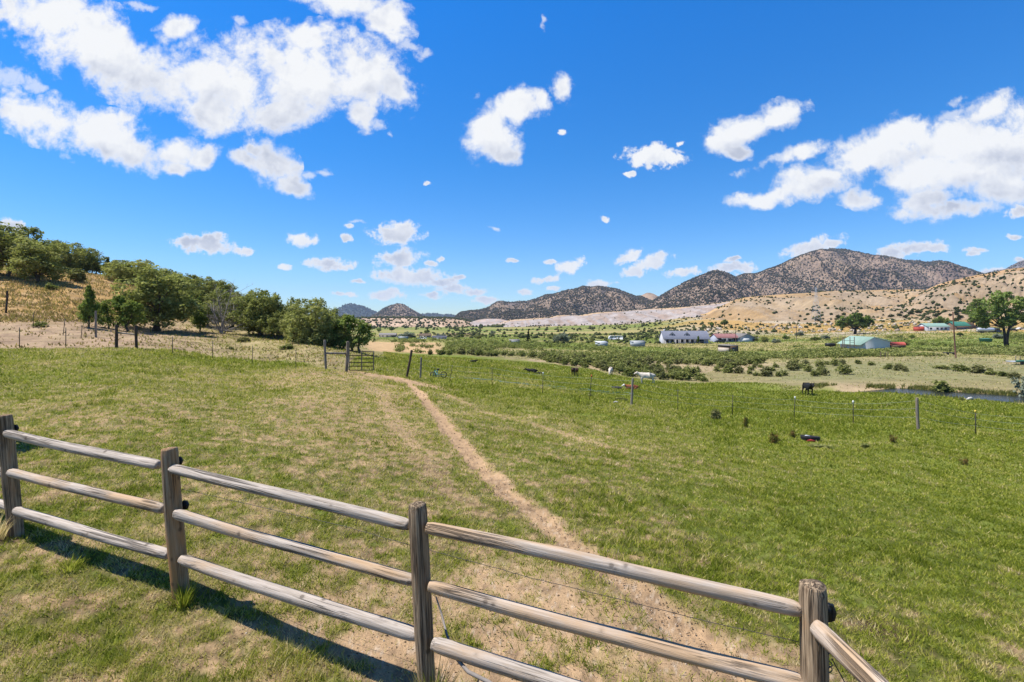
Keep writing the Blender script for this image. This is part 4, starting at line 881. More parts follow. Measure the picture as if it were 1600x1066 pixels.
# right-hand farm trees
cotton_big = tree('cottonwood_tree', '-', 'tree', 'cotton', 'darkbark', [(-.28,0,.64,.17,.17,.13),(-.1,.05,.8,.19,.17,.14),(.15,-.03,.74,.17,.17,.15),(.3,.02,.6,.15,.15,.12),(-.44,.02,.54,.12,.12,.09),(.02,0,.58,.13,.13,.1),(-.2,-.1,.46,.1,.1,.08),(.32,-.05,.82,.1,.1,.1),(.05,.1,.92,.11,.11,.08),(.46,.03,.5,.1,.1,.09),(-.36,.05,.42,.08,.08,.07),(.2,.1,.44,.09,.09,.07),(-.3,-.08,.82,.09,.09,.08),(-.52,0,.66,.07,.07,.06),(.5,-.05,.7,.08,.08,.07)], 22, 22, .017, ((0,0),(.09,.03)), .021, .42, .36)
put(cotton_big, 1574, 545, 92, 106, .2, 'big dark trunked cottonwood on the right with two bare stems')
cotton_round = tree('cottonwood_tree', '-', 'tree', 'cotton', 'darkbark', [(-.26,0,.62,.2,.2,.24),(.03,.03,.7,.2,.2,.24),(.3,0,.64,.2,.2,.22),(-.42,.02,.48,.13,.13,.2),(.46,0,.5,.13,.13,.18),(-.1,-.1,.46,.15,.15,.14),(.2,-.1,.42,.14,.14,.14),(-.28,.1,.36,.1,.1,.1),(.1,0,.86,.12,.12,.1)], 30, 26, .026, ((0,0),(.03,.02)), .036, .4, .22)
put(cotton_round, 1335, 522, 34, 50, .0, 'wide dark green tree with a short trunk behind the green roofed barn')
put(cotton_big, 1538, 512, 46, 60, 1.6, 'smaller cottonwood half hidden behind the big dark trunked one')
put(cotton_round, 1523, 518, 28, 34, .7, 'bushy tree behind the silver tank truck', None, 320)
put(cotton_round, 1471, 512, 18, 22, 2.0, 'round green tree behind the white farm building', None, 330)
put(cotton_round, 1132, 508, 12, 13, .4, 'round dark tree right of the yellow field on the foothill', None, 420)
put(cotton_round, 1112, 511, 9, 13, 1.4, 'low dark tree left of the round foothill tree', None, 420)
conifer = tree('spruce_tree', '-', 'tree', 'drybush', 'darkbark', [(0,0,.15,.2,.2,.1),(0,0,.3,.17,.17,.1),(0,0,.45,.14,.14,.09),(0,0,.6,.11,.11,.09),(0,0,.75,.08,.08,.08),(0,0,.9,.045,.045,.09)], 26, 20, .035, ((0,0),), .03, .4, .1)
put(conifer, 825.5, 533, 20, 16, 0, 'lone dark spruce in the valley left of the silver bush', None, 250)
silver_bush = tree('olive_bush', '-', 'bush', 'silver', 'darkbark', rlobes(9, 9, .36, .25, .72, (.2, .28)), 26, 24, .032, ((0,0),), .03, .4, .12)
put(silver_bush, 878.5, 534, 18.5, 24, .3, 'round silver grey bush alone in the valley meadow', None, 240)
put(silver_bush, 636, 532, 12, 26, 1.0, 'pale silver tree beside the far farmhouses', None, 310)
put(silver_bush, 688, 526, 7, 14, 2.0, 'low silver bush right of the brown roofed far house', None, 340)
for i, (px, Y, hp, wp, lab) in enumerate([(667,430,9,8,'dark tree standing behind the brown roofed far house'),(612,560,8,8,'dark round tree at the far edge of the green field'),(592,520,7,14,'wide dark tree at the left end of the far field'),(702,620,8,4,'single slim dark tree at the foot of the mesa'),(1141,300,9,11,'bush beside the right end of the house with dormers')]):
    put(cotton_round if i != 3 else conifer, px, 0, hp, wp, i, lab, None, Y)
put(cotton_round, 1091, 536.5, 14, 7, 1.0, 'small tree in front of the roof of the house with dormers', None, 236)

for i, (px, Y, hp, wp) in enumerate([(720,330,6,9),(748,300,6,12),(770,420,6,8),(900,330,5,10),(925,270,6,9),(1010,280,7,9),(1085,330,8,12),(1195,250,9,14),(1212,235,8,12),(1228,262,9,13),(1275,240,8,14),(1290,262,7,12),(1425,235,7,12),(1415,190,7,14),(1250,300,8,12),(960,360,6,12),(860,300,5,9),(1560,225,9,16),(1500,250,7,14),(1180,262,10,14)]):
    put((cotton_round, juniper_dense, silver_bush)[i % 3 if i % 5 else 0], px, 0, hp, wp, i*.9, 'small bushy tree among the fields and farms of the valley floor', 'small valley trees', Y)
# shrubs
def shrub(name, fol, seed, n=7, cl=9, lf=15, leaf=.06, h=(.35,.75), spread=.38):
    rs = np.random.default_rng(seed); t = thing(name, '-', 'shrub', (0, 0, -50)); cb = MB(); tb = MB()
    for i in range(n):
        a = rs.uniform(0, 2*PI); r = spread*rs.random()**.6; z = rs.uniform(*h)*(1-.5*r); c = np.array((r*math.cos(a), r*math.sin(a), z)); limb(tb, (c[0]*.2, c[1]*.2, -.03), c, .018, .006, .02, 4, 4)
        for q in range(cl): leaves(cb, c*np.array((1, 1, rs.uniform(.35, 1.15)))+RNG.normal(0, .09, 3), np.array((.13, .13, .13)), lf, leaf, rs.uniform(.25, .7), .4)
    tb.build('stems', M_['bark'], t); cb.build('foliage', M_[fol], t); return Kind(t)
SHR = [shrub('sagebrush', 'brush', 1), shrub('sagebrush', 'sage', 2, 8), shrub('sagebrush', 'brush', 3, 9, 8, 15, .055, (.25,.6), .45), shrub('sagebrush', 'brush', 4, 6, 9, 15, .06, (.4,.85), .3)]
def creekside():
    """brush between the pasture and the houses: the nearest and largest as shrubs of their own"""
    pts = []
    for k in range(6000):
        px = RNG.uniform(615, 1330); ey = float(edgeY(px)); Y = ey*math.exp(RNG.uniform(.02, .95)*RNG.random()**.7)+3
        if px > 1130 and Y < 104: 
            if RNG.random() > .05 or Y < 84: continue
        if px > 1190 and Y > 104 and (Y < 128): continue
        if px < 700 and Y < 230 and RNG.random() > .06: continue
        x = (px-HX)/F*Y; d = fbm(np.array([x*.06]), np.array([Y*.05]), 3, 401)[0]
        if 150 < Y < 232 and px > 985 and (Y > 172 or RNG.random() < .3): continue
        if d < .40: continue
        pts.append((px, Y, x))
    pts.sort(key=lambda p: p[1]); acc = []
    for p in pts:
        if all((p[2]-q[2])**2+(p[1]-q[1])**2 > 1.9**2+(p[1]*.008)**2 for q in acc): acc.append(p)
    for px, Y in ((672,108),(690,106),(702,107),(1182,80),(1197,79),(1215,78),(1225,79),(1280,76),(1288,75.5),(1273,75),(1320,77),(1170,84),(1155,86),(1140,87),(1120,90),(1060,95),(1045,96),(1075,93),(1090,92),(1030,98),(955,97),(1008,96)): acc.insert(0, (px, Y, (px-HX)/F*Y))
    for i, (px, Y, x) in enumerate(acc[:230]):
        h = RNG.uniform(1.0, 1.9)*(1+.12*(Y > 130)); w = h*RNG.uniform(1.0, 1.7); z = gzs(x, Y)
        SHR[i % 4].put((x, Y, z-.05), RNG.uniform(0, 6), (w, w, h), 'olive green shrub in the brush between the pasture and the houses', 'creekside brush shrubs')
    mb = MB()
    for px, Y, x in acc[230:900]:
        z = gzs(x, Y); h = RNG.uniform(.8, 1.9); tn = RNG.uniform(.25, .65)
        for q in range(5): leaves(mb, np.array((x+RNG.normal(0, .6), Y+RNG.normal(0, .6), z+h*RNG.uniform(.25, .6))), np.array((.7, .7, h*.42)), 16, .24, tn)
    # right-hand field margins and the verge below the houses
    for k in range(2300):
        px = RNG.uniform(985, 1640); Y = RNG.choice([RNG.uniform(128, 170), RNG.uniform(235, 262), RNG.uniform(170, 240)], p=[.62, .18, .2])
        if px < 1240 and Y > 150: continue
        x = (px-HX)/F*Y; d = fbm(np.array([x*.05]), np.array([Y*.06]), 3, 411)[0]
        if d < .47 or (1320 < px < 1425 and 160 < Y < 200) or (1420 < px < 1560 and Y > 200): continue
        z = gzs(x, Y); h = RNG.uniform(.4, 1.2)+1.6*max(0, d-.5)*RNG.random()*4; tn = RNG.uniform(.12, .8)
        for q in range(4): leaves(mb, np.array((x+RNG.normal(0, .8), Y+RNG.normal(0, .8), z+h*RNG.uniform(.2, .55))), np.array((.9, .9, h*.4)), 14, .26, tn)
    o = mb.build('undergrowth', M_['brush'], None); o['kind'] = 'stuff'; tag(o, 'low green undergrowth filling the valley floor behind the creekside shrubs', 'undergrowth')
creekside()
def single(kind, px, py, hp, wp, lab, Y=None, group=None): put(kind, px, py, hp, wp, px*.7, lab, group, Y)
single(SHR[0], 1467, 617, 27, 36, 'leafy green shrub on the far bank at the creek edge')
silver_shrub = shrub('willow_shrub', 'silver', 7, 8, 9, 15, .06, (.3, .8))
single(silver_shrub, 1602, 621, 40, 34, 'silver leaved shrub at the right edge above the creek')
for i, (px, py, hp, wp) in enumerate([(1390,577,11,16),(1405,579,12,20),(1470,577,10,22),(1500,580,13,28),(1530,583,14,30),(1548,586,12,24),(1565,588,10,20),(1415,581,8,12),(1360,571,10,14),(1340,569,9,12),(1585,592,12,20)]):
    single(SHR[i % 3], px, py, hp, wp, 'green shrub on the margin of the dry field right of the creek', None, 'dry field margin shrubs')
for i, (px, py, hp, wp, lab) in enumerate([(66,511,13,26,'small green shrub on the bare soil behind the left wire fence'),(120,440,22,30,'grey brown bush on the golden slope below the crest junipers'),(78,452,14,20,'small grey bush at the foot of the olive juniper on the slope'),(360,546,5,14,'tiny shrub on the dry ground below the bare dead tree'),(450,546,14,26,'grey green bush in the grass in front of the juniper row'),(380,534,8,26,'flat dark bush under the juniper next to the bare dead tree'),(296,560,5,8,'small dark weed beside the left wire fence')]):
    single(SHR[1 if i % 2 else 2], px, py, hp, wp, lab)
dock = shrub('dock_weed', 'dock', 8, 9, 5, 12, .045, (.3, .85), .25)
for px, py, hp, wp, lab in [(1208,694,25,24,'largest reddish dock weed left of the black feed tub'),(1395,692,18,14,'reddish dock weed standing alone right of the black feed tub'),(1506,727,16,16,'reddish dock weed nearest the right edge of the pasture'),(1164,668,24,14,'thin reddish dock weed left of the largest one'),(1240,684,16,16,'dark weed touching the left end of the black feed tub')]: single(dock, px, py, hp, wp, lab)
single(SHR[1], 1119, 655, 18, 20, 'grey green weed clump in the pasture left of the reddish weeds')
single(SHR[2], 1388, 634, 6, 12, 'dark round weed tuft below the far creek bank')
single(SHR[3], 1502, 626, 7, 9, 'dark tuft beside the pale rock in the creek')
single(SHR[2], 921, 621, 11, 16, 'green weed around the foot of the orange capped post')
single(SHR[2], 972, 626, 8, 26, 'dark green weed patch in the grass left of the grey post')
single(SHR[0], 1350, 700, 10, 22, 'low dark weed in the grass below the second reddish weed')
single(SHR[0], 1280, 700, 8, 40, 'low dark weed patch in front of the black feed tub')
tuftk = None
def tuft(name, x, y, h, r, n, label, dry, cat='grass tuft'):
    z = gzs(x, y); mb = MB(); a = RNG.uniform(0, 2*PI, n); l = RNG.uniform(.3, 1, n); b = r*RNG.random(n)*.5
    for i in range(n):
        p0 = np.array((math.cos(a[i])*b[i], math.sin(a[i])*b[i], -.01)); hh = h*RNG.uniform(.5, 1); d = np.array((math.cos(a[i]), math.sin(a[i]), 0))*r*l[i]
        q = np.array((-math.sin(a[i]), math.cos(a[i]), 0))*.004
        V = [p0-q, p0+q, p0+d*.4+q*.8+[0,0,hh*.6], p0+d*.4-q*.8+[0,0,hh*.6], p0+d+[0,0,hh]]
        mb.add(V, [(0,1,2,3)], np.clip(dry+RNG.normal(0, .12), 0, 1)); mb.n -= 5; mb.f.append(np.array([(3,2,4)])+mb.n); mb.n += 5
    o = mb.build(name, bpy.data.materials['pasture_grass'], None); o.location = (x, y, z); tag(o, label, cat)
tuft('grass_tuft', -2.62, 4.08, .2, .14, 120, 'green grass tuft at the foot of the second fence post from the left', .12)
tuft('grass_tuft', -5.08, 5.0, .3, .22, 160, 'dry straw clump at the foot of the leftmost fence post', .85)
tuft('weed', -.50, 3.22, .34, .16, 110, 'wispy straw coloured weed growing in front of the tall middle fence post', .55, 'weed')
tuft('grass_tuft', -3.9, 4.5, .13, .16, 60, 'taller green grass in the fence shadow between the two left posts', .2)
# foothill junipers: the larger ones stand as bushes of their own
hb = []
for k in range(2):
    t = thing('juniper_bush', '-', 'bush', (0, 0, -50)); cb = MB()
    for q in range(9): leaves(cb, RNG.normal(0, .22, 3)*np.array((1, 1, .5))+np.array((0, 0, .5)), np.array((.34, .34, .36)), 16, .15, RNG.uniform(.25, .65))
    cb.build('foliage', M_['drybush'], t); tb = MB(); limb(tb, (0, 0, -.1), (0, 0, .5), .06, .03); tb.build('trunk', M_['bark'], t); hb.append(Kind(t))
def foothill():
    P1, s1 = on_ridge(MD, 1900, .02, .98); P2, s2 = on_ridge(MI, 1300, .03, .97, 1385, 1640); far = MB(); k = 0
    for P, s, hd in ((P1, s1, 'tan hill'), (P2, s2, 'right hill')):
        d = fbm(P[:, 0]*.02, P[:, 1]*.01+P[:, 2]*.05, 4, 501); ok = RNG.random(len(P)) < np.clip(sstep(.36, .62, d)+.25*(s < .35)+.05, 0, 1)
        P = P[ok]; P = P[np.argsort(P[:, 1])]
        for i, p in enumerate(P):
            if i < 130:
                h = RNG.uniform(1.6, 3.4); w = h*RNG.uniform(.9, 1.5)
                hb[k % 2].put((p[0], p[1], p[2]-.15), RNG.uniform(0, 6), (w, w, h), 'small dark juniper bush dotting the dry tan hill behind the farms', 'junipers dotting the dry hill'); k += 1
            else: blobs(far, p[None], np.array([RNG.uniform(.9, 1.9)]), RNG.random(1))
    # rock ledges' scrub at the hill foot and the dark tree line across the far valley
    for n, x0, x1, y0, y1, r0, r1 in ((260, 1060, 1640, 330, 420, .6, 1.6), (620, 700, 1100, 300, 700, .6, 2.0), (300, 850, 1060, 230, 420, .5, 1.3), (150, 735, 790, 900, 1050, 2.5, 5), (160, 560, 760, 700, 1040, 1.2, 3.2), (120, 600, 760, 330, 520, .7, 1.5), (160, 1000, 1140, 300, 480, .6, 1.4)):
        px = RNG.uniform(x0, x1, n); Y = RNG.uniform(y0, y1, n); X = (px-HX)/F*Y; d = fbm(X*.015, Y*.02, 3, 511); ok = d > .47
        P = np.stack([X, Y, gz(X, Y)], 1)[ok]; blobs(far, P, RNG.uniform(r0, r1, len(P)), RNG.uniform(.3, 1, len(P)))
    rk = MB()
    for n, x0, x1, y0, y1 in ((420, 1090, 1330, 330, 400), (160, 1330, 1480, 310, 380), (120, 1120, 1250, 290, 330)):
        px = RNG.uniform(x0, x1, n); Y = RNG.uniform(y0, y1, n); X = (px-HX)/F*Y; ok = fbm(X*.03, Y*.05, 3, 521) > .52; P = np.stack([X, Y, gz(X, Y)-.1], 1)[ok]
        blobs(rk, P, RNG.uniform(.3, 1.5, len(P)), RNG.random(len(P)))
    o = rk.build('rocks', foliage('pale_ledge_rock', [(.0, (.2,.16,.12)), (.5, (.36,.3,.23)), (1, (.48,.42,.35))], .02), None, False); o['kind'] = 'stuff'; tag(o, 'pale broken rock ledges along the foot of the dry hill', 'rocks')
    o = far.build('scrub', M_['drybush'], None, False); o['kind'] = 'stuff'; tag(o, 'far dark scrub and tree lines across the valley and upper hill', 'scrub')
foothill()

# ------------------------------------------------------------------ creek
def creek():
    m, nt, out = newmat('creek_water'); p = N(nt, 'NewGeometry').outputs['Position']
    principled(nt, out, (.025,.028,.024), .16, bump(nt, noise(nt, p, 2.2, 4, .6), .12, .8), .2); M_['water'] = m
    pts = np.array(CREEK); s = np.linspace(0, len(pts)-1, 90); X = np.interp(s, range(len(pts)), pts[:, 0]); Y = np.interp(s, range(len(pts)), pts[:, 1])
    d = np.gradient(np.stack([X, Y], 1), axis=0); d /= np.linalg.norm(d, axis=1)[:, None]; nx, ny = -d[:, 1], d[:, 0]
    z = gz0(X, Y)+CZ-.2-.7*sstep(43, 37, X); V = []
    for w in (-4.6, 0, 4.6): V.append(np.stack([X+nx*w, Y+ny*w, z], 1))
    mb = MB(); i = np.arange(2)[:, None]*90; j = np.arange(89)[None]
    mb.add(np.concatenate(V), np.stack([i+j, i+j+1, i+90+j+1, i+90+j], -1).reshape(-1, 4)); o = mb.build('water', M_['water'], None, True, None); o['kind'] = 'structure'
creek()
def reeds(n=9000):
    pts = np.array(CREEK); s = RNG.uniform(1.3, len(pts)-1.01, n); i = s.astype(int); f = (s-i)[:, None]; P = pts[i]*(1-f)+pts[i+1]*f; d = pts[i+1]-pts[i]; d /= np.linalg.norm(d, axis=1)[:, None]
    o_ = np.where(RNG.random(n) < .06, -1, 1)*RNG.normal(4.3, .4, n); X = P[:, 0]-d[:, 1]*o_; Y = P[:, 1]+d[:, 0]*o_; ok = (X > 30) & (fbm(X*.5, Y*.5, 3, 231) > .42); X, Y = X[ok], Y[ok]; n = len(X); Z = gz(X, Y)
    h = RNG.uniform(.12, .45, n); w = RNG.uniform(.03, .08, n); a = RNG.uniform(0, 2*PI, n); V = np.empty((n, 3, 3)); V[:, 0] = np.stack([X-np.cos(a)*w, Y-np.sin(a)*w, Z-.05], 1); V[:, 1] = np.stack([X+np.cos(a)*w, Y+np.sin(a)*w, Z-.05], 1); V[:, 2] = np.stack([X+RNG.normal(0, .12, n), Y+RNG.normal(0, .12, n), Z+h], 1)
    mb = MB(); mb.add(V.reshape(-1, 3), np.arange(3*n).reshape(-1, 3), np.repeat(RNG.random(n), 3))
    o = mb.build('reeds', foliage('bank_reeds', [(.0, (.09,.12,.025)), (.5, (.24,.23,.07)), (1, (.42,.33,.16))], .3), None); o['kind'] = 'stuff'; tag(o, 'rough grass and reeds along both banks of the creek', 'reeds')
reeds()

# ------------------------------------------------------------------ buildings and farm things
M_['siding'] = simple('white_siding', (.42,.42,.44), .7, .06, 2); M_['slate'] = simple('blue_grey_shingles', (.15,.16,.20), .8, .18, 1.5)
M_['glass'] = simple('dark_window_glass', (.03,.035,.045), .15, .2, 3, .6); M_['trim'] = simple('dark_trim', (.07,.07,.09), .7, .2, 3)
M_['greysiding'] = simple('grey_blue_siding', (.30,.31,.37), .75, .1, 2); M_['redroof'] = simple('dull_red_roof', (.28,.13,.12), .8, .2, 1.5)
M_['greenroof'] = simple('pale_green_metal_roof', (.25,.36,.29), .5, .1, 1); M_['dkgreen'] = simple('dark_green_metal', (.05,.17,.12), .5, .15, 1)
M_['sheet'] = simple('white_metal_sheet', (.55,.56,.58), .55, .06, 1.5); M_['brownwall'] = simple('brown_boards', (.13,.085,.055), .85, .3, 3)
M_['greyroof'] = simple('grey_brown_roof', (.22,.20,.18), .85, .2, 2); M_['red'] = simple('faded_red_paint', (.40,.07,.05), .65, .2, 1.5)
M_['chrome'] = simple('tank_metal', (.55,.57,.6), .35, .08, 1, .5, .3); M_['tin'] = simple('tin_sheet', (.34,.37,.40), .5, .1, 2)
M_['beige'] = simple('beige_wall', (.42,.36,.29), .8, .1, 2); M_['darkcar'] = simple('dark_car_paint', (.025,.027,.035), .3, .1, 2, .5); M_['carwhite'] = simple('white_car_paint', (.6,.6,.6), .3, .05, 2, .5)
def b(name, mat, parent, *boxes):
    mb = MB(); [mb.box(*q) for q in boxes]; return mb.build(name, M_[mat], parent)
def house_main():
    x, y, z = at(1036, 250); t = thing('house', 'long white house with a blue grey roof and two dormers', 'house', (x, y, z-.1), math.radians(-5))
    W, Dp, He, Hr = 21.5, 9.5, 2.75, 6.2
    mb = MB(); mb.gwall(0, W, 0, Dp, 0, He, Hr-.1); mb.build('wall', M_['siding'], t)
    mb = MB(); mb.gable(0, W, -2.2, Dp, He-.25, Hr, .35, .16); rf = mb.build('roof', M_['slate'], t)
    b('chimney', 'siding', rf, (1.0, 1.8, Dp/2-1.4, Dp/2-.6, Hr-.6, Hr+.9))
    for k in range(8): b('porch_post', 'siding', t, (.2+k*2.35, .4+k*2.35, -1.9, -1.7, 0, He-.3))
    for xx in (1.4, 3.8, 8.5, 10.9, 13.3): w = b('window', 'glass', t, (xx, xx+1.3, -.03, .02, .7, 2.2)); b('frame', 'siding', w, (xx-.1, xx+1.4, -.06, -.035, 2.2, 2.32), (xx-.1, xx+1.4, -.06, -.035, .58, .7))
    d = b('door', 'trim', t, (6.3, 7.3, -.04, .02, 0, 2.1)); b('handle', 'chrome', d, (7.1, 7.2, -.08, -.045, .95, 1.05))
    b('garage_opening', 'glass', t, (15.8, 19.3, -.04, .02, 0, 2.3))
    for xx in (3.3, 10.3):
        mb = MB(); M = Matrix.Translation((xx, -.3, 0)); mb.box(xx, xx+2.2, .2, 4.2, 3.2, 4.7); V = [(xx,.2,4.7),(xx+2.2,.2,4.7),(xx+1.1,.2,5.7)]; mb.add(V, [(0,1,2)]); dm = mb.build('dormer', M_['siding'], t)
        mb = MB(); mb.add([(xx-.3,-.05,4.5),(xx+1.1,-.05,5.85),(xx+2.5,-.05,4.5),(xx-.3,4.4,4.5),(xx+1.1,4.4,5.85),(xx+2.5,4.4,4.5),(xx-.3,-.05,4.3),(xx+1.1,-.05,5.62),(xx+2.5,-.05,4.3)], [(0,1,4,3),(1,2,5,4),(0,6,7,1),(1,7,8,2)]); mb.build('roof', M_['slate'], dm)
        b('window', 'glass', dm, (xx+.65, xx+1.55, .15, .19, 3.6, 4.7))
house_main()
def house_second():
    x, y, z = at(1119.5, 262); t = thing('house', 'grey house with a dull red roof and a wide white garage door', 'house', (x, y, z-.05), math.radians(3))
    mb = MB(); mb.gwall(0, 11, 0, 8, 0, 2.5, 4.2); mb.build('wall', M_['greysiding'], t); mb = MB(); mb.gable(0, 11, -1.6, 8, 2.4, 4.3, .3, .15); mb.build('roof', M_['redroof'], t)
    for xx in (1, 3.5, 6, 8.4): b('window', 'glass', t, (xx, xx+1.5, -.04, .02, .7, 2.0))
    for xx in (.1, 3, 5.6, 8, 10.6): b('porch_post', 'siding', t, (xx, xx+.16, -1.5, -1.34, 0, 2.2))
    g = MB(); g.add([(10.6,-2,0),(19.6,-2,0),(19.6,-2,2.6),(15.1,-2,4.5),(10.6,-2,2.6),(10.6,9,0),(19.6,9,0),(19.6,9,2.6),(15.1,9,4.5),(10.6,9,2.6)], [(0,1,2,4),(1,6,7,2),(5,0,4,9)]); g.f.append(np.array([(4,2,3)])); g.build('garage_wall', M_['greysiding'], t)
    r = MB(); r.add([(10.1,-2.4,2.42),(15.1,-2.4,4.62),(20.1,-2.4,2.42),(10.1,9.2,2.42),(15.1,9.2,4.62),(20.1,9.2,2.42),(10.1,-2.4,2.27),(15.1,-2.4,4.45),(20.1,-2.4,2.27)], [(0,1,4,3),(1,2,5,4),(0,6,7,1),(1,7,8,2)]); r.build('garage_roof', M_['greyroof'], t)
    b('garage_door', 'white', t, (12.0, 17.4, -2.05, -1.98, 0, 2.15))
    b('window', 'glass', t, (17.9, 19.1, -2.05, -1.98, .8, 1.9))
house_second()
def shed(name, label, px, Y, wpx, hpx, dpt, rot, wall, roof, slope=.12, door=None, cat='shed', front=None):
    x, y, z = at(px, Y); w = wpx*Y/F; h = hpx*Y/F; t = thing(name, label, cat, (x, y, z-.05), math.radians(rot))
    b('wall', wall, t, (0, w, 0, dpt, 0, h*.86)); mb = MB(); o = .25
    mb.add([(-o,-o,h*.86+.02),(w+o,-o,h*.86+.02),(w+o,dpt+o,h*(.86+slope)+.02),(-o,dpt+o,h*(.86+slope)+.02)]+[(-o,-o,h*.86+.15),(w+o,-o,h*.86+.15),(w+o,dpt+o,h*(.86+slope)+.15),(-o,dpt+o,h*(.86+slope)+.15)], [(0,3,2,1),(4,5,6,7),(0,1,5,4),(1,2,6,5),(2,3,7,6),(3,0,4,7)]); mb.build('roof', M_[roof], t)
    if door: b('door', door, t, (w*.35, w*.62, -.04, .01, 0, h*.66))
    return t
t = shed('shed', 'small flat roofed shed, light on its left wall and brown in front', 1139, 163, 20, 13, 4.6, 24, 'brownwall', 'greyroof', .03, 'trim'); b('side_wall', 'beige', t, (-.03, .0, .1, 4.5, 0, 1.6))
shed('shed', 'white metal shed in the brush left of the bigger white box', 935, 208, 15.5, 7.5, 4, 10, 'tin', 'sheet', .2)
shed('storage_box', 'white box shaped container left of the house with dormers', 988, 214, 20.5, 9, 3, 5, 'tin', 'sheet', .04, cat='container')
def caravan(px, Y, L_, label):
    x, y, z = at(px, Y); t = thing('caravan', label, 'caravan', (x, y, z), .05)
    mb = MB(); V = [(0,.9),(.3,.5),(L_,.5),(L_,2.3),(L_-.3,2.55),(1.4,2.55),(.5,2.2)]; A = [(a,0,c) for a, c in V]+[(a,2.4,c) for a, c in V]; n = len(V)
    mb.add(A, [(i,(i+1)%n,n+(i+1)%n,n+i) for i in range(n)]); mb.f.append(np.array([list(range(n)), list(range(2*n-1, n-1, -1))])); mb.build('body', M_['sheet'], t)
    for xx in (1.2, L_*.4, L_*.66): b('window', 'glass', t, (xx, xx+L_*.14, -.03, .01, 1.4, 2.0))
    for xx in (L_*.45, L_*.6):
        mb = MB(); mb.tube([(xx,-.05,.35),(xx,.25,.35)], .35, 12); mb.build('wheel', M_['black'], t)
caravan(951.5, 290, 8.0, 'white caravan with dark windows parked far left of the dormered house')
def barn():
    x, y, z = at(1349, 172); t = thing('barn', 'white metal barn with a pale green roof', 'barn', (x, y, z-.1), math.radians(2))
    W, D_, he, hl, hr, ax = 9.2, 11.5, 2.75, 2.1, 4.1, 3.6
    g = MB(); g.add([(0,0,0),(W,0,0),(W,0,he),(ax,0,hr),(0,0,hl),(0,D_,0),(W,D_,0),(W,D_,he),(ax,D_,hr),(0,D_,hl)], [(0,1,2,4),(1,6,7,2),(5,0,4,9),(6,5,9,7)]); g.f.append(np.array([(4,2,3),(7,9,8)])); g.build('wall', M_['sheet'], t)
    r = MB(); r.add([(-1.4,-.3,1.5),(ax,-.3,hr+.16),(W+.3,-.3,he+.1),(-1.4,D_,1.5),(ax,D_,hr+.16),(W+.3,D_,he+.1),(-1.4,-.3,1.35),(ax,-.3,hr+.01),(W+.3,-.3,he-.06)], [(0,1,4,3),(1,2,5,4),(0,6,7,1),(1,7,8,2)]); r.build('roof', M_['greenroof'], t)
barn()
def pole_frame():
    x, y, z = at(1319, 168); t = thing('pole_frame', 'open frame of four tall dark posts beside the green roofed barn', 'frame', (x, y, z-.1), .1)
    for i, (xx, yy) in enumerate(((0,0),(1.0,2),(2.3,.3),(3.6,0))):
        mb = MB(); mb.tube([(xx,yy,0),(xx,yy,4.4-.2*(i==1))], .11, 8); mb.build('post', M_['darkpost'], t)
    for q in (((0,0,2.4),(1,2,2.4)),((1,2,1.6),(2.3,.3,1.6)),((2.3,.3,2.6),(3.6,0,2.6)),((0,0,1.2),(3.6,0,1.2)),((1,2,3.2),(3.6,0,3.2))):
        mb = MB(); mb.tube(q, .06, 6); mb.build('crossbar', M_['darkpost'], t)
pole_frame()
def red_shelter():
    x, y, z = at(1394, 175); t = thing('shelter', 'low shelter with a rounded bright red cover right of the barn', 'shelter', (x, y, z), .05)
    a = np.linspace(0, PI, 11); V = [(xx, 1.2-1.2*math.cos(q), 1.0+1.0*math.sin(q)) for xx in (0, 5) for q in a]
    mb = MB(); mb.add(V, [(i, i+1, 12+i, 11+i) for i in range(10)]); mb.f.append(np.array([list(range(11)), list(range(21, 10, -1))])); mb.build('cover', M_['red'], t)
    b('side', 'brownwall', t, (.1, 4.9, .1, 2.3, 0, 1.0)); mb = MB(); mb.tube([(-.5,.3,.5),(-.5,.55,.5)], .5, 12); mb.build('wheel', M_['black'], t)
red_shelter()
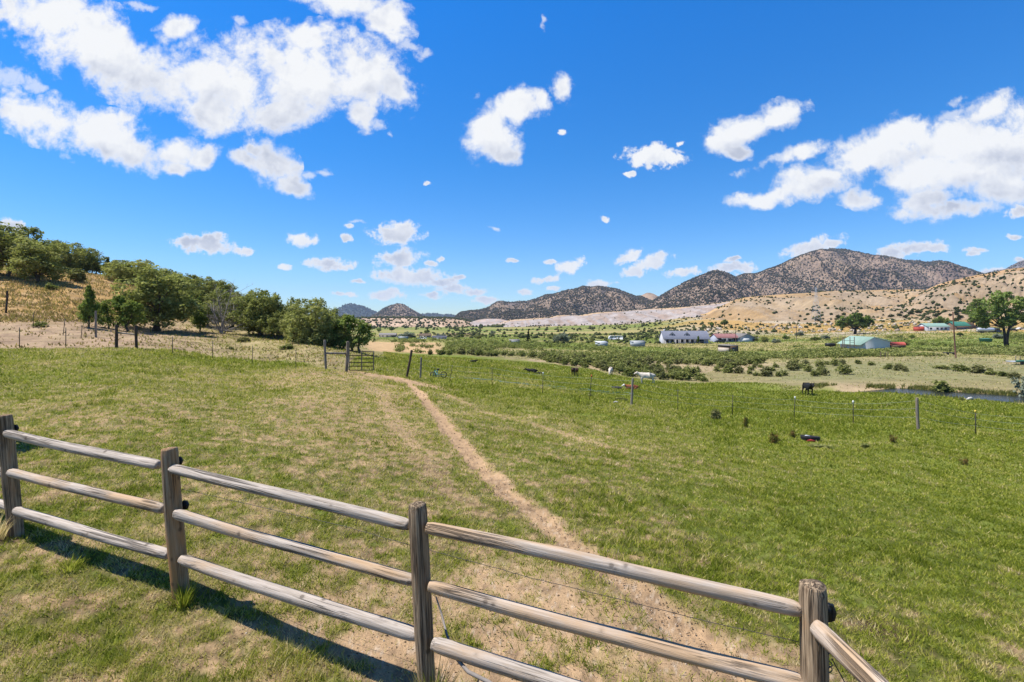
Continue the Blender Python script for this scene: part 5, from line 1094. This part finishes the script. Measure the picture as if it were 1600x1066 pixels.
def farm_top():
    shed('shed', 'faded red shed at the left end of the far farmstead', 1436, 302, 19, 8, 4, 4, 'red', 'redroof', .05)
    x, y, z = at(1449, 300); t = thing('farm_building', 'white farm building with a pale green grey roof', 'building', (x, y, z-.05), .04)
    mb = MB(); mb.gwall(0, 13.5, 0, 8, 0, 2.7, 4.4); mb.build('wall', M_['siding'], t); mb = MB(); mb.gable(0, 13.5, 0, 8, 2.7, 4.5, .4, .15); mb.build('roof', M_['greenroof'], t)
    for xx in (1.5, 5.5, 8, 10.5): b('window', 'glass', t, (xx, xx+1.4, -.04, .02, .9, 2.1))
    x, y, z = at(1493, 305); t = thing('barn', 'long dark walled barn with a dark green roof behind the utility pole', 'barn', (x, y, z-.05), .02)
    mb = MB(); mb.gwall(0, 12.5, 0, 8, 0, 2.4, 4.6); mb.build('wall', M_['brownwall'], t); mb = MB(); mb.gable(0, 9, 0, 8, 2.5, 4.8, .4, .15); mb.build('roof', M_['dkgreen'], t); b('lean_to', 'trim', t, (8.6, 14.5, .5, 6, 0, 2.1)); b('opening', 'glass', t, (1, 8, -.04, .02, 0, 1.5))
    x, y, z = at(1530, 275); t = thing('tank_truck', 'silver tank truck parked in front of the far farmstead', 'truck', (x, y, z), -.03)
    mb = MB(); mb.tube([(0,1.2,1.9),(.25,1.2,1.9),(.6,1.2,1.9),(8.2,1.2,1.9),(8.5,1.2,1.9),(8.7,1.2,1.9)], [.5,.95,1.08,1.08,.95,.5], 14); mb.build('tank', M_['chrome'], t, True)
    c = MB(); V = [(9.0,.7),(12,.7),(12,1.7),(11.1,1.8),(10.7,2.8),(9.0,2.8)]; A = [(a,0,q) for a, q in V]+[(a,2.4,q) for a, q in V]; n = 6; c.add(A, [(i,(i+1)%n,n+(i+1)%n,n+i) for i in range(n)]); c.f.append(np.array([list(range(n)), list(range(11, 5, -1))])); cb = c.build('cab', M_['darkcar'], t); b('window', 'glass', cb, (9.6, 10.6, -.03, .0, 1.9, 2.6))
    b('chassis', 'black', t, (0, 11.8, .3, 2.1, .5, .78))
    for xx in (1.2, 2.3, 7.6, 9.6, 11.2):
        mb = MB(); mb.tube([(xx,-.05,.48),(xx,.3,.48)], .48, 12); mb.build('wheel', M_['black'], t)
    x, y, z = at(1537, 205); t = thing('dumpster', 'dark green dumpster below the tank truck', 'dumpster', (x, y, z), .05)
    mb = MB(); mb.add([(0,0,0),(3.4,0,0),(3.7,-.1,1.3),(-.2,-.1,1.3),(0,1.7,0),(3.4,1.7,0),(3.7,1.9,1.5),(-.2,1.9,1.5)], [(0,1,2,3),(1,5,6,2),(5,4,7,6),(4,0,3,7),(0,4,5,1)]); mb.build('bin', M_['dkgreen'], t); b('rim', 'dkgreen', t, (-.25, 3.75, -.2, -.1, 1.2, 1.36))
    mb = MB(); mb.add([(-.2,-.1,1.31),(3.7,-.1,1.31),(3.7,1.9,1.51),(-.2,1.9,1.51)], [(0,1,2,3)]); mb.build('lid', M_['dkgreen'], t)
    car('dark_car', 1578, 285, 4.6, 'darkcar', 'dark car parked behind the big cottonwood trunks'); car('white_car', 1592, 290, 4.6, 'carwhite', 'white car parked at the right edge of the far farmstead')
def car(name, px, Y, L_, paint, label, rot=0.03, cat='car'):
    x, y, z = at(px, Y); t = thing('parked_car', label, cat, (x, y, z), rot); V = [(0,.4),(L_,.4),(L_,.85),(L_*.78,.95),(L_*.66,1.45),(L_*.28,1.47),(L_*.12,.98),(0,.9)]
    A = [(a,0,c) for a, c in V]+[(a,1.8,c) for a, c in V]; n = len(V); mb = MB(); mb.add(A, [(i,(i+1)%n,n+(i+1)%n,n+i) for i in range(n)]); mb.f.append(np.array([list(range(n)), list(range(2*n-1, n-1, -1))])); bd = mb.build('body', M_[paint], t)
    b('window', 'glass', bd, (L_*.3, L_*.62, -.02, .0, 1.0, 1.38))
    for xx in (L_*.2, L_*.8):
        mb = MB(); mb.tube([(xx,-.04,.34),(xx,.2,.34)], .34, 12); mb.build('wheel', M_['black'], t)
farm_top()
car('car', 1118.5, 253, 5.0, 'darkcar', 'dark pickup shaped car parked left of the grey house')
def far_farms():
    for nm, px, Y, wp, hp, wall, roof, lab in (('farmhouse',592.5,345,25,6.0,'beige','greyroof','pale farmhouse at the left of the distant valley farms'),('farmhouse',655,340,17,5.5,'beige','brownwall','brown roofed farmhouse in the distance behind the silver tree'),('farmhouse',676,300,21,4.6,'tin','trim','low dark roofed building in front of the distant brown roofed house')):
        x, y, z = at(px, Y); w = wp*Y/F; h = hp*Y/F; t = thing(nm, lab, 'house', (x, y, z), .08); mb = MB(); mb.gwall(0, w, 0, 6, 0, h*.55, h); mb.build('wall', M_[wall], t); mb = MB(); mb.gable(0, w, 0, 6, h*.55, h+.05, .4, .15); mb.build('roof', M_[roof], t)
        for k in range(3): b('window', 'glass', t, (w*(.15+.28*k), w*(.28+.28*k), -.04, .02, h*.18, h*.42))
    car('car', 612, 340, 4.6, 'darkcar', 'dark car at the right end of the pale distant farmhouse'); car('car', 651, 292, 5.6, 'carwhite', 'pale vehicle parked below the distant silver tree')
    shed('shed', 'low grey roofed shed in the brush right of the distant farms', 797, 235, 15, 4, 4, 5, 'tin', 'greyroof', .2)
    shed('shed', 'pale long shed beside the distant silver tree', 622, 305, 15, 4, 4, 5, 'tin', 'sheet', .1)
far_farms()
def trailer():
    x, y, z = at(1587, 101); t = thing('utility_trailer', 'flat utility trailer with grey railings at the right edge', 'trailer', (x, y, z), .08)
    b('bed', 'tin', t, (0, 4.2, 0, 1.9, .5, .68)); b('side_panel', 'dkgreen', t, (.05, 4.15, -.03, -.005, .5, .95))
    for xx in (.05, 1.0, 2.0, 3.0, 4.1): b('railing_post', 'trim', t, (xx, xx+.07, .02, .09, .69, 1.75))
    mb = MB(); mb.tube([(0,.05,1.72),(4.2,.05,1.72)], .035, 6); mb.build('rail', M_['trim'], t)
    for xx in (1.2, 2.1):
        mb = MB(); mb.tube([(xx,-.25,.34),(xx,-.05,.34)], .34, 12); mb.build('wheel', M_['black'], t)
trailer()
def misc():
    x, y, z = at(1216.5, 140); t = thing('feed_bunk', 'long dark feed bunk standing at the edge of the dry field', 'feed bunk', (x, y, z), .05); b('trough', 'brownwall', t, (0, 2.7, 0, .7, .35, .7))
    for xx in (.15, 1.3, 2.4): b('leg', 'brownwall', t, (xx, xx+.12, .1, .6, 0, .35))
    x, y, z = at(1061, 186); t = thing('picnic_table', 'small reddish brown table on the pale lawn below the dormered house', 'table', (x, y, z), .2); b('tabletop', 'brownwall', t, (0, 2.2, 0, .8, .7, .76)); b('bench', 'brownwall', t, (0, 2.2, -.5, -.22, .42, .47)); b('leg', 'brownwall', t, (.3, .4, -.45, .75, 0, .7)); b('leg', 'brownwall', t, (1.8, 1.9, -.45, .75, 0, .7))
    x, y, z = at(1294, 185); t = thing('stock_trailer', 'small black box trailer left of the pole frame', 'trailer', (x, y, z), .05); b('box', 'black', t, (0, 2.8, 0, 1.8, .5, 1.6)); 
    for xx in (.9, 1.7):
        mb = MB(); mb.tube([(xx,-.1,.32),(xx,.1,.32)], .32, 12); mb.build('wheel', M_['rubber'], t)
    x, y, z = at(1376, 124); t = thing('corral_fence', 'short dark corral fence of three posts on the dry field edge', 'fence', (x, y, z), .05)
    for xx in (0, 1.15, 1.85):
        mb = MB(); mb.tube([(xx,0,-.1),(xx,0,1.45)], .09, 7); mb.build('post', M_['darkpost'], t)
    for zz in (.6, 1.1):
        mb = MB(); mb.tube([(0,-.08,zz),(1.85,-.08,zz)], .05, 6); mb.build('rail', M_['darkpost'], t)
    x, y, z = at(1478, 135); t = thing('cart', 'low dark cart behind the tall utility pole', 'cart', (x, y, z), .0); b('bed', 'black', t, (0, 2.6, 0, 1.2, .4, .6))
    for xx in (.5, 2.0):
        mb = MB(); mb.tube([(xx,-.08,.3),(xx,.1,.3)], .3, 10); mb.build('wheel', M_['rubber'], t)
misc()
def pole(px, Y, h, label, r=.13, lean=0, arms=1, mat='darkpost'):
    x, y, z = at(px, Y); t = thing('utility_pole', label, 'utility pole', (x, y, z-.2)); mb = MB(); mb.tube([(0,0,0),(lean*.5,0,h*.5),(lean,0,h+.2)], [r*1.15,r,r*.8], 9); mb.build('pole', M_[mat], t, True)
    for k in range(arms): b('crossarm', mat, t, (lean-1.0, lean+1.0, -r-.12, -r-.01, h-.5-.9*k, h-.38-.9*k))
    return (x+lean, y, z+h-.4)
M_['redpole'] = simple('red_brown_pole_wood', (.10,.05,.032), .85, .3, 3)
p1_ = pole(1493.5, 121, 11.0, 'tall red brown utility pole in front of the far farmstead', .15, -.72, 0, 'redpole')
p2_ = pole(1149.5, 250, 9.5, 'utility pole standing in front of the grey house', .13, 0, 1)
p3_ = pole(1183, 300, 8.5, 'thin utility pole on the foothill right of the grey house', .1)
p4_ = pole(1244.5, 255, 8.5, 'utility pole in the brush midway between the grey house and the barn', .12)
p5_ = pole(1309.5, 175, 7.0, 'pale thin pole just left of the pole frame', .07, 0, 0, 'oldpost')
def overhead():
    for A, B_, lab in ((p1_, (180., 150., 8.), 'power line running right from the red brown pole'), (p1_, (p1_[0]-36, p1_[1]+60, p1_[2]-6.8), 'power line sagging left from the red brown pole to the red shelter'), (p2_, p3_, 'power line from the pole by the grey house up to the foothill pole'), (p3_, p4_, 'power line from the foothill pole to the pole in the brush')):
        A = np.array(A); B_ = np.array(B_); s = np.linspace(0, 1, 14)[:, None]; Q = A+(B_-A)*s; Q[:, 2] -= (1.2*4*s*(1-s))[:, 0]; mb = MB(); mb.tube(Q, .016, 4, False)
        tag(mb.build('power_line', M_['wire'], None), lab, 'power line')
overhead()
def lattice():
    px, X, Y, Z, rows = RIDGES['dry_hill22']; j = int((1275-px[0])/1.5); i = int(.12*rows); x, y, z = X[i, j], Y[i, j], Z[i, j]
    h = (CZ-(449-HY)/F*y)-z; t = thing('transmission_tower', 'steel lattice transmission tower standing on the dry tan hill', 'tower', (x, y, z)); mb = MB(); w = 2.6
    def hw(q): return w*(1-q)**1.2+.35
    for sx in (-1, 1):
        for sy in (-1, 1): mb.tube([(sx*hw(q), sy*hw(q), h*q) for q in np.linspace(0, 1, 7)], .07, 4)
    mb.build('leg', M_['tin'], t); br = MB(); qs = np.linspace(0, .96, 8)
    for a, c in zip(qs[:-1], qs[1:]):
        for sx, sy, ex, ey in ((-1,-1,1,-1),(1,-1,1,1),(1,1,-1,1),(-1,1,-1,-1)):
            br.tube([(sx*hw(a),sy*hw(a),h*a),(ex*hw(c),ey*hw(c),h*c)], .04, 4); br.tube([(ex*hw(a),ey*hw(a),h*a),(sx*hw(c),sy*hw(c),h*c)], .04, 4)
    br.build('bracing', M_['tin'], t); ar = MB()
    for q in (.7, .82, .94): ar.tube([(-3.2,0,h*q),(0,0,h*q+.5),(3.2,0,h*q)], .06, 4)
    ar.build('crossarm', M_['tin'], t)
lattice()

# ------------------------------------------------------------------ sky with clouds, sun, camera
SUN_EL = math.radians(62); SUN_H = Vector((-.9966, .075)).normalized()
def build_world():
    w = bpy.data.worlds.new('World'); w.cycles.sampling_method = 'NONE'; sc.world = w; w.use_nodes = True
    nt = w.node_tree; nt.nodes.clear(); out = N(nt, 'OutputWorld'); bg = N(nt, 'Background'); L(nt, bg.outputs[0], out.inputs[0])
    bg.inputs['Strength'].default_value = .1
    sky = N(nt, 'TexSky', sky_type='NISHITA'); sky.sun_disc = False; sky.sun_elevation = SUN_EL
    sky.sun_rotation = math.atan2(SUN_H.x, SUN_H.y); sky.altitude = 1700; sky.air_density = 1.0; sky.dust_density = 0.1; sky.ozone_density = 1.5
    hs = N(nt, 'HueSaturation'); hs.inputs['Saturation'].default_value = SKY_SAT; hs.inputs['Value'].default_value = SKY_VAL; hs.inputs['Hue'].default_value = .5
    L(nt, sky.outputs[0], hs.inputs['Color'])
    d = N(nt, 'TexCoord').outputs['Generated']
    sp = N(nt, 'SeparateXYZ'); L(nt, d, sp.inputs[0]); x, y, z = sp.outputs
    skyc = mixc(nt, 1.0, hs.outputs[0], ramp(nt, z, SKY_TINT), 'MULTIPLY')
    ys = mth(nt, 'MAXIMUM', y, .02)
    u = mth(nt, 'DIVIDE', x, ys); v = mth(nt, 'DIVIDE', z, ys)
    cb = N(nt, 'CombineXYZ'); L(nt, u, cb.inputs[0]); L(nt, v, cb.inputs[1]); uv = cb.outputs[0]
    # ragged edges: push the lookup about with noise before testing each cloud's body
    nz = N(nt, 'TexNoise'); nz.inputs['Scale'].default_value = 9; nz.inputs['Detail'].default_value = 5; nz.inputs['Roughness'].default_value = .6; L(nt, uv, nz.inputs['Vector'])
    sb = N(nt, 'VectorMath', operation='SUBTRACT'); L(nt, nz.outputs['Color'], sb.inputs[0]); sb.inputs[1].default_value = (.5, .5, .5)
    ml = N(nt, 'VectorMath', operation='MULTIPLY'); L(nt, sb.outputs[0], ml.inputs[0]); ml.inputs[1].default_value = (.075, .055, 0)
    sm = N(nt, 'VectorMath', operation='ADD'); L(nt, uv, sm.inputs[0]); L(nt, ml.outputs[0], sm.inputs[1])
    def field(lst, src):
        # each cloud's body is an ellipse written as a quadratic form; keep the smallest
        sx = N(nt, 'SeparateXYZ'); L(nt, src, sx.inputs[0]); a_, b_ = sx.outputs[0], sx.outputs[1]
        q2 = N(nt, 'CombineXYZ'); L(nt, mth(nt, 'MULTIPLY', a_, a_), q2.inputs[0]); L(nt, mth(nt, 'MULTIPLY', a_, b_), q2.inputs[1]); L(nt, mth(nt, 'MULTIPLY', b_, b_), q2.inputs[2])
        q1 = N(nt, 'CombineXYZ'); L(nt, a_, q1.inputs[0]); L(nt, b_, q1.inputs[1]); q1.inputs[2].default_value = 1
        acc = None
        for (cx, cy, rx, ry, rot) in lst:
            u0, v0 = (cx-HX)/F, (HY-cy)/F; c, s_ = math.cos(math.radians(rot)), -math.sin(math.radians(rot)); rx = rx/F*1.3; ry = ry/F*1.34
            # local axes: p=(du*c+dv*s)/rx, q=(-du*s+dv*c)/ry
            A = c*c/rx**2+s_*s_/ry**2; B = 2*c*s_*(1/rx**2-1/ry**2); D = s_*s_/rx**2+c*c/ry**2
            d2 = N(nt, 'VectorMath', operation='DOT_PRODUCT'); L(nt, q2.outputs[0], d2.inputs[0]); d2.inputs[1].default_value = (A, B, D)
            d1 = N(nt, 'VectorMath', operation='DOT_PRODUCT'); L(nt, q1.outputs[0], d1.inputs[0])
            d1.inputs[1].default_value = (-2*A*u0-B*v0, -2*D*v0-B*u0, A*u0*u0+B*u0*v0+D*v0*v0)
            q = mth(nt, 'ADD', d2.outputs['Value'], d1.outputs['Value'])
            acc = q if acc is None else mth(nt, 'MINIMUM', acc, q)
        return mth(nt, 'SUBTRACT', 1.0, mth(nt, 'SQRT', mth(nt, 'MAXIMUM', acc, 0.0)))
    def shaped(lst, nscale, amp, lo, hi, src, rise=.02, shade=None):
        f = field(lst, src)
        n1 = noise(nt, uv, nscale, 9, .62, .25); n2 = noise(nt, uv, nscale*4.2, 7, .65)
        nn = mth(nt, 'ADD', mth(nt, 'MULTIPLY', n1, .74), mth(nt, 'MULTIPLY', n2, .26))
        e = mth(nt, 'ADD', f, mth(nt, 'MULTIPLY_ADD', nn, amp, -.5*amp))
        mr = N(nt, 'MapRange', interpolation_type='SMOOTHSTEP'); L(nt, e, mr.inputs[0]); mr.inputs[1].default_value = lo; mr.inputs[2].default_value = hi
        up = N(nt, 'VectorMath', operation='ADD'); L(nt, src, up.inputs[0]); up.inputs[1].default_value = (-.2*rise, rise, 0)
        base = mth(nt, 'SUBTRACT', field(shade, up.outputs[0]), field(shade, src)) if shade else None
        return mth(nt, 'MULTIPLY', mr.outputs[0], mth(nt, 'GREATER_THAN', f, .03)), e, base
    m1, e1, b1 = shaped(CLOUD_BIG, 11, 2.6, .12, .66, sm.outputs[0], .03, CLOUD_BODY)
    nz2 = N(nt, 'TexNoise'); nz2.inputs['Scale'].default_value = 38; nz2.inputs['Detail'].default_value = 4; L(nt, uv, nz2.inputs['Vector'])
    sb2 = N(nt, 'VectorMath', operation='MULTIPLY_ADD'); L(nt, nz2.outputs['Color'], sb2.inputs[0]); sb2.inputs[1].default_value = (.03, .016, 0); sb2.inputs[2].default_value = (-.015, -.008, 0)
    sm2 = N(nt, 'VectorMath', operation='ADD'); L(nt, uv, sm2.inputs[0]); L(nt, sb2.outputs[0], sm2.inputs[1])
    m2, e2, b2 = shaped(CLOUD_LOW, 40, 2.3, .14, .6, sm2.outputs[0], .008)
    m3, e3, b3 = shaped(CLOUD_WISP, 24, 2.6, .3, .9, sm.outputs[0])
    mask = mth(nt, 'MAXIMUM', mth(nt, 'MAXIMUM', m1, m2), mth(nt, 'MULTIPLY', m3, .6))
    mask = mth(nt, 'MULTIPLY', mask, mth(nt, 'GREATER_THAN', y, .03))
    # light and shade painted into the cloud colour: billows against their own offset copy give the lit and grey sides
    def bill(src): return noise(nt, src, 8.5, 6, .55, .3)
    of = N(nt, 'VectorMath', operation='ADD'); L(nt, uv, of.inputs[0]); of.inputs[1].default_value = (-.014, .026, 0)
    rel = mth(nt, 'SUBTRACT', bill(of.outputs[0]), bill(uv))
    of2 = N(nt, 'VectorMath', operation='ADD'); L(nt, uv, of2.inputs[0]); of2.inputs[1].default_value = (-.004, .008, 0)
    def bill2(src): return noise(nt, src, 34, 5, .6)
    rel2 = mth(nt, 'SUBTRACT', bill2(of2.outputs[0]), bill2(uv))
    core = mth(nt, 'MAXIMUM', e1, e2)
    thick = N(nt, 'MapRange', interpolation_type='SMOOTHSTEP'); L(nt, core, thick.inputs[0]); thick.inputs[1].default_value = .3; thick.inputs[2].default_value = .85
    sh = mth(nt, 'ADD', mth(nt, 'MULTIPLY', rel, 2.4), mth(nt, 'MULTIPLY', rel2, .7))
    sh = mth(nt, 'ADD', sh, mth(nt, 'MULTIPLY', b1, 1.3))
    sh = mth(nt, 'ADD', sh, mth(nt, 'MULTIPLY_ADD', noise(nt, uv, 6, 4), 1.7, -.66))
    sh = mth(nt, 'MULTIPLY', sh, thick.outputs[0], clamp=True)
    cc = ramp(nt, sh, [(0, (1.0, 1.0, 1.0)), (.35, (.84,.86,.915)), (1, (.56,.60,.71))])
    cs = mixc(nt, 1.0, cc, (CLOUD_V*.99, CLOUD_V, CLOUD_V*1.015), 'MULTIPLY')
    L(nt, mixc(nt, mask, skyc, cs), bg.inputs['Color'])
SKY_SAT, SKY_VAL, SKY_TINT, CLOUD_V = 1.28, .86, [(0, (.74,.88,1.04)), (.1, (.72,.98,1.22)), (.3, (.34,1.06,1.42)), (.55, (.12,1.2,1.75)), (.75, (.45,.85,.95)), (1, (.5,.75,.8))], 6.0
CLOUD_BIG = [(70,20,110,42,12),(150,80,125,52,25),(240,125,95,48,22),(272,48,34,22,0),(345,120,95,68,8),(330,172,52,36,10),(472,118,106,72,0),(480,66,50,28,0),(562,112,95,56,25),(440,172,72,38,0),(563,180,28,28,0),(615,135,42,30,30),
 (70,183,118,36,12),(155,213,92,40,15),(205,238,72,32,10),(272,240,52,26,0),(315,243,36,18,-25),(275,262,26,16,0),
 (385,246,34,18,20),(420,252,46,36,45),(455,290,32,16,25),(400,232,22,14,0),
 (548,4,88,25,12),(600,30,44,28,35),(500,-12,56,18,0),
 (768,205,48,46,20),(808,172,46,32,-25),(790,238,34,20,0),(840,158,18,22,0),(876,140,22,28,20),
 (1165,205,72,26,-20),(1212,186,46,24,-20),(1130,222,34,18,-15),(1150,236,32,12,10),
 (1205,300,78,15,-14),(1275,280,85,24,-15),(1350,245,115,36,-20),(1405,212,62,28,-20),(1250,240,48,17,-15),(1480,215,95,36,-15),(1570,225,110,60,-10),(1548,178,48,22,-30),(1505,265,135,46,-10),(1560,290,80,40,-5),(1455,312,66,18,-8),(1495,325,112,17,-5),(1590,298,50,36,0),(1352,308,32,18,0)]
CLOUD_BODY = [CLOUD_BIG[i] for i in (1, 4, 6, 13, 25, 30, 36, 40, 42)]
CLOUD_LOW = [(1020,246,50,17,0),(1015,237,30,14,-10),(1050,248,24,9,0),(986,272,11,5,-15),(320,382,50,16,5),(332,375,30,14,0),(290,378,24,9,0),(380,394,19,7,0),(472,374,24,12,0),(541,373,9,8,0),(545,353,11,5,0),(617,366,43,17,0),(628,360,30,14,0),(622,404,42,15,-5),(512,413,38,10,0),(528,417,24,6,0),
 (650,433,60,16,2),(625,430,35,14,0),(690,440,28,10,0),(705,450,32,9,0),(740,456,24,7,0),(690,405,7,5,0),(675,412,10,4,0),(605,461,30,8,0),(612,457,16,8,0),(675,461,18,6,0),(762,470,20,7,0),(892,416,24,12,-20),(855,436,22,7,-10),(935,444,25,7,0),(818,456,14,6,0),(865,452,14,4,0),
 (982,402,25,10,-20),(1015,411,38,13,-22),(995,424,22,8,-10),(1068,425,28,8,-4),(1148,405,15,4,-10),(1143,420,34,9,-5),(1158,418,26,10,0),(1268,388,48,15,-18),(1300,380,22,8,0),(1425,388,50,12,-8),(1455,388,32,7,-5),(1395,395,28,9,0),(1525,391,18,5,0),(1585,370,16,5,0),(1595,408,14,5,0),(1590,330,24,9,-8),(20,352,24,10,15),
 (945,343,6,6,0),(665,287,7,4,0),(876,207,10,6,0),(1062,225,8,5,-30),(535,460,22,4,0),(560,440,14,4,0),(800,408,12,4,0),(930,470,20,4,0),(1520,395,14,4,0),(445,416,12,5,0),(720,433,9,4,0),(860,409,12,4,0),(1550,425,30,6,-10)]
CLOUD_WISP = [(25,122,66,24,10),(60,135,34,14,0),(215,12,30,9,10),(375,30,24,12,30),(1495,158,26,10,-10),(1150,270,20,7,-20),(1540,172,60,22,-30),(480,272,22,8,0),(575,188,40,10,20),(640,70,28,16,40),(660,80,14,8,0),(850,35,8,16,0),(505,268,14,5,0),(612,205,9,6,0),(1060,232,14,4,0),(1210,250,40,10,-15),(1570,150,22,14,0),(180,145,20,8,30),(560,350,20,5,0),(770,355,14,5,0),(1478,185,40,12,-15),(625,12,26,10,0)]
build_world()
def build_light():
    l = bpy.data.lights.new('sun', 'SUN'); l.energy = 4.8; l.angle = math.radians(.53); l.color = (1, .955, .89)
    o = bpy.data.objects.new('sun', l); C.objects.link(o)
    h = math.cos(SUN_EL); o.rotation_euler = Vector((-SUN_H.x*h, -SUN_H.y*h, -math.sin(SUN_EL))).to_track_quat('-Z', 'Y').to_euler()
    o.location = (-40, 15, 80)
build_light()
cam = bpy.data.cameras.new('camera'); co = bpy.data.objects.new('camera', cam); C.objects.link(co)
cam.sensor_width = 36; cam.lens = 18; cam.shift_y = -(533-HY)/1600; cam.clip_start = .05; cam.clip_end = 30000
co.location = (0, 0, CZ); co.rotation_euler = (PI/2, 0, 0); sc.camera = co
vs = sc.view_settings; vs.view_transform = 'Standard'; vs.look = 'None'; vs.gamma = 1; vs.exposure = .68; vs.use_curve_mapping = False
sc.cycles.max_bounces = 6; sc.cycles.diffuse_bounces = 2; sc.cycles.glossy_bounces = 2; sc.cycles.transmission_bounces = 3
sc.cycles.caustics_reflective = False; sc.cycles.caustics_refractive = False
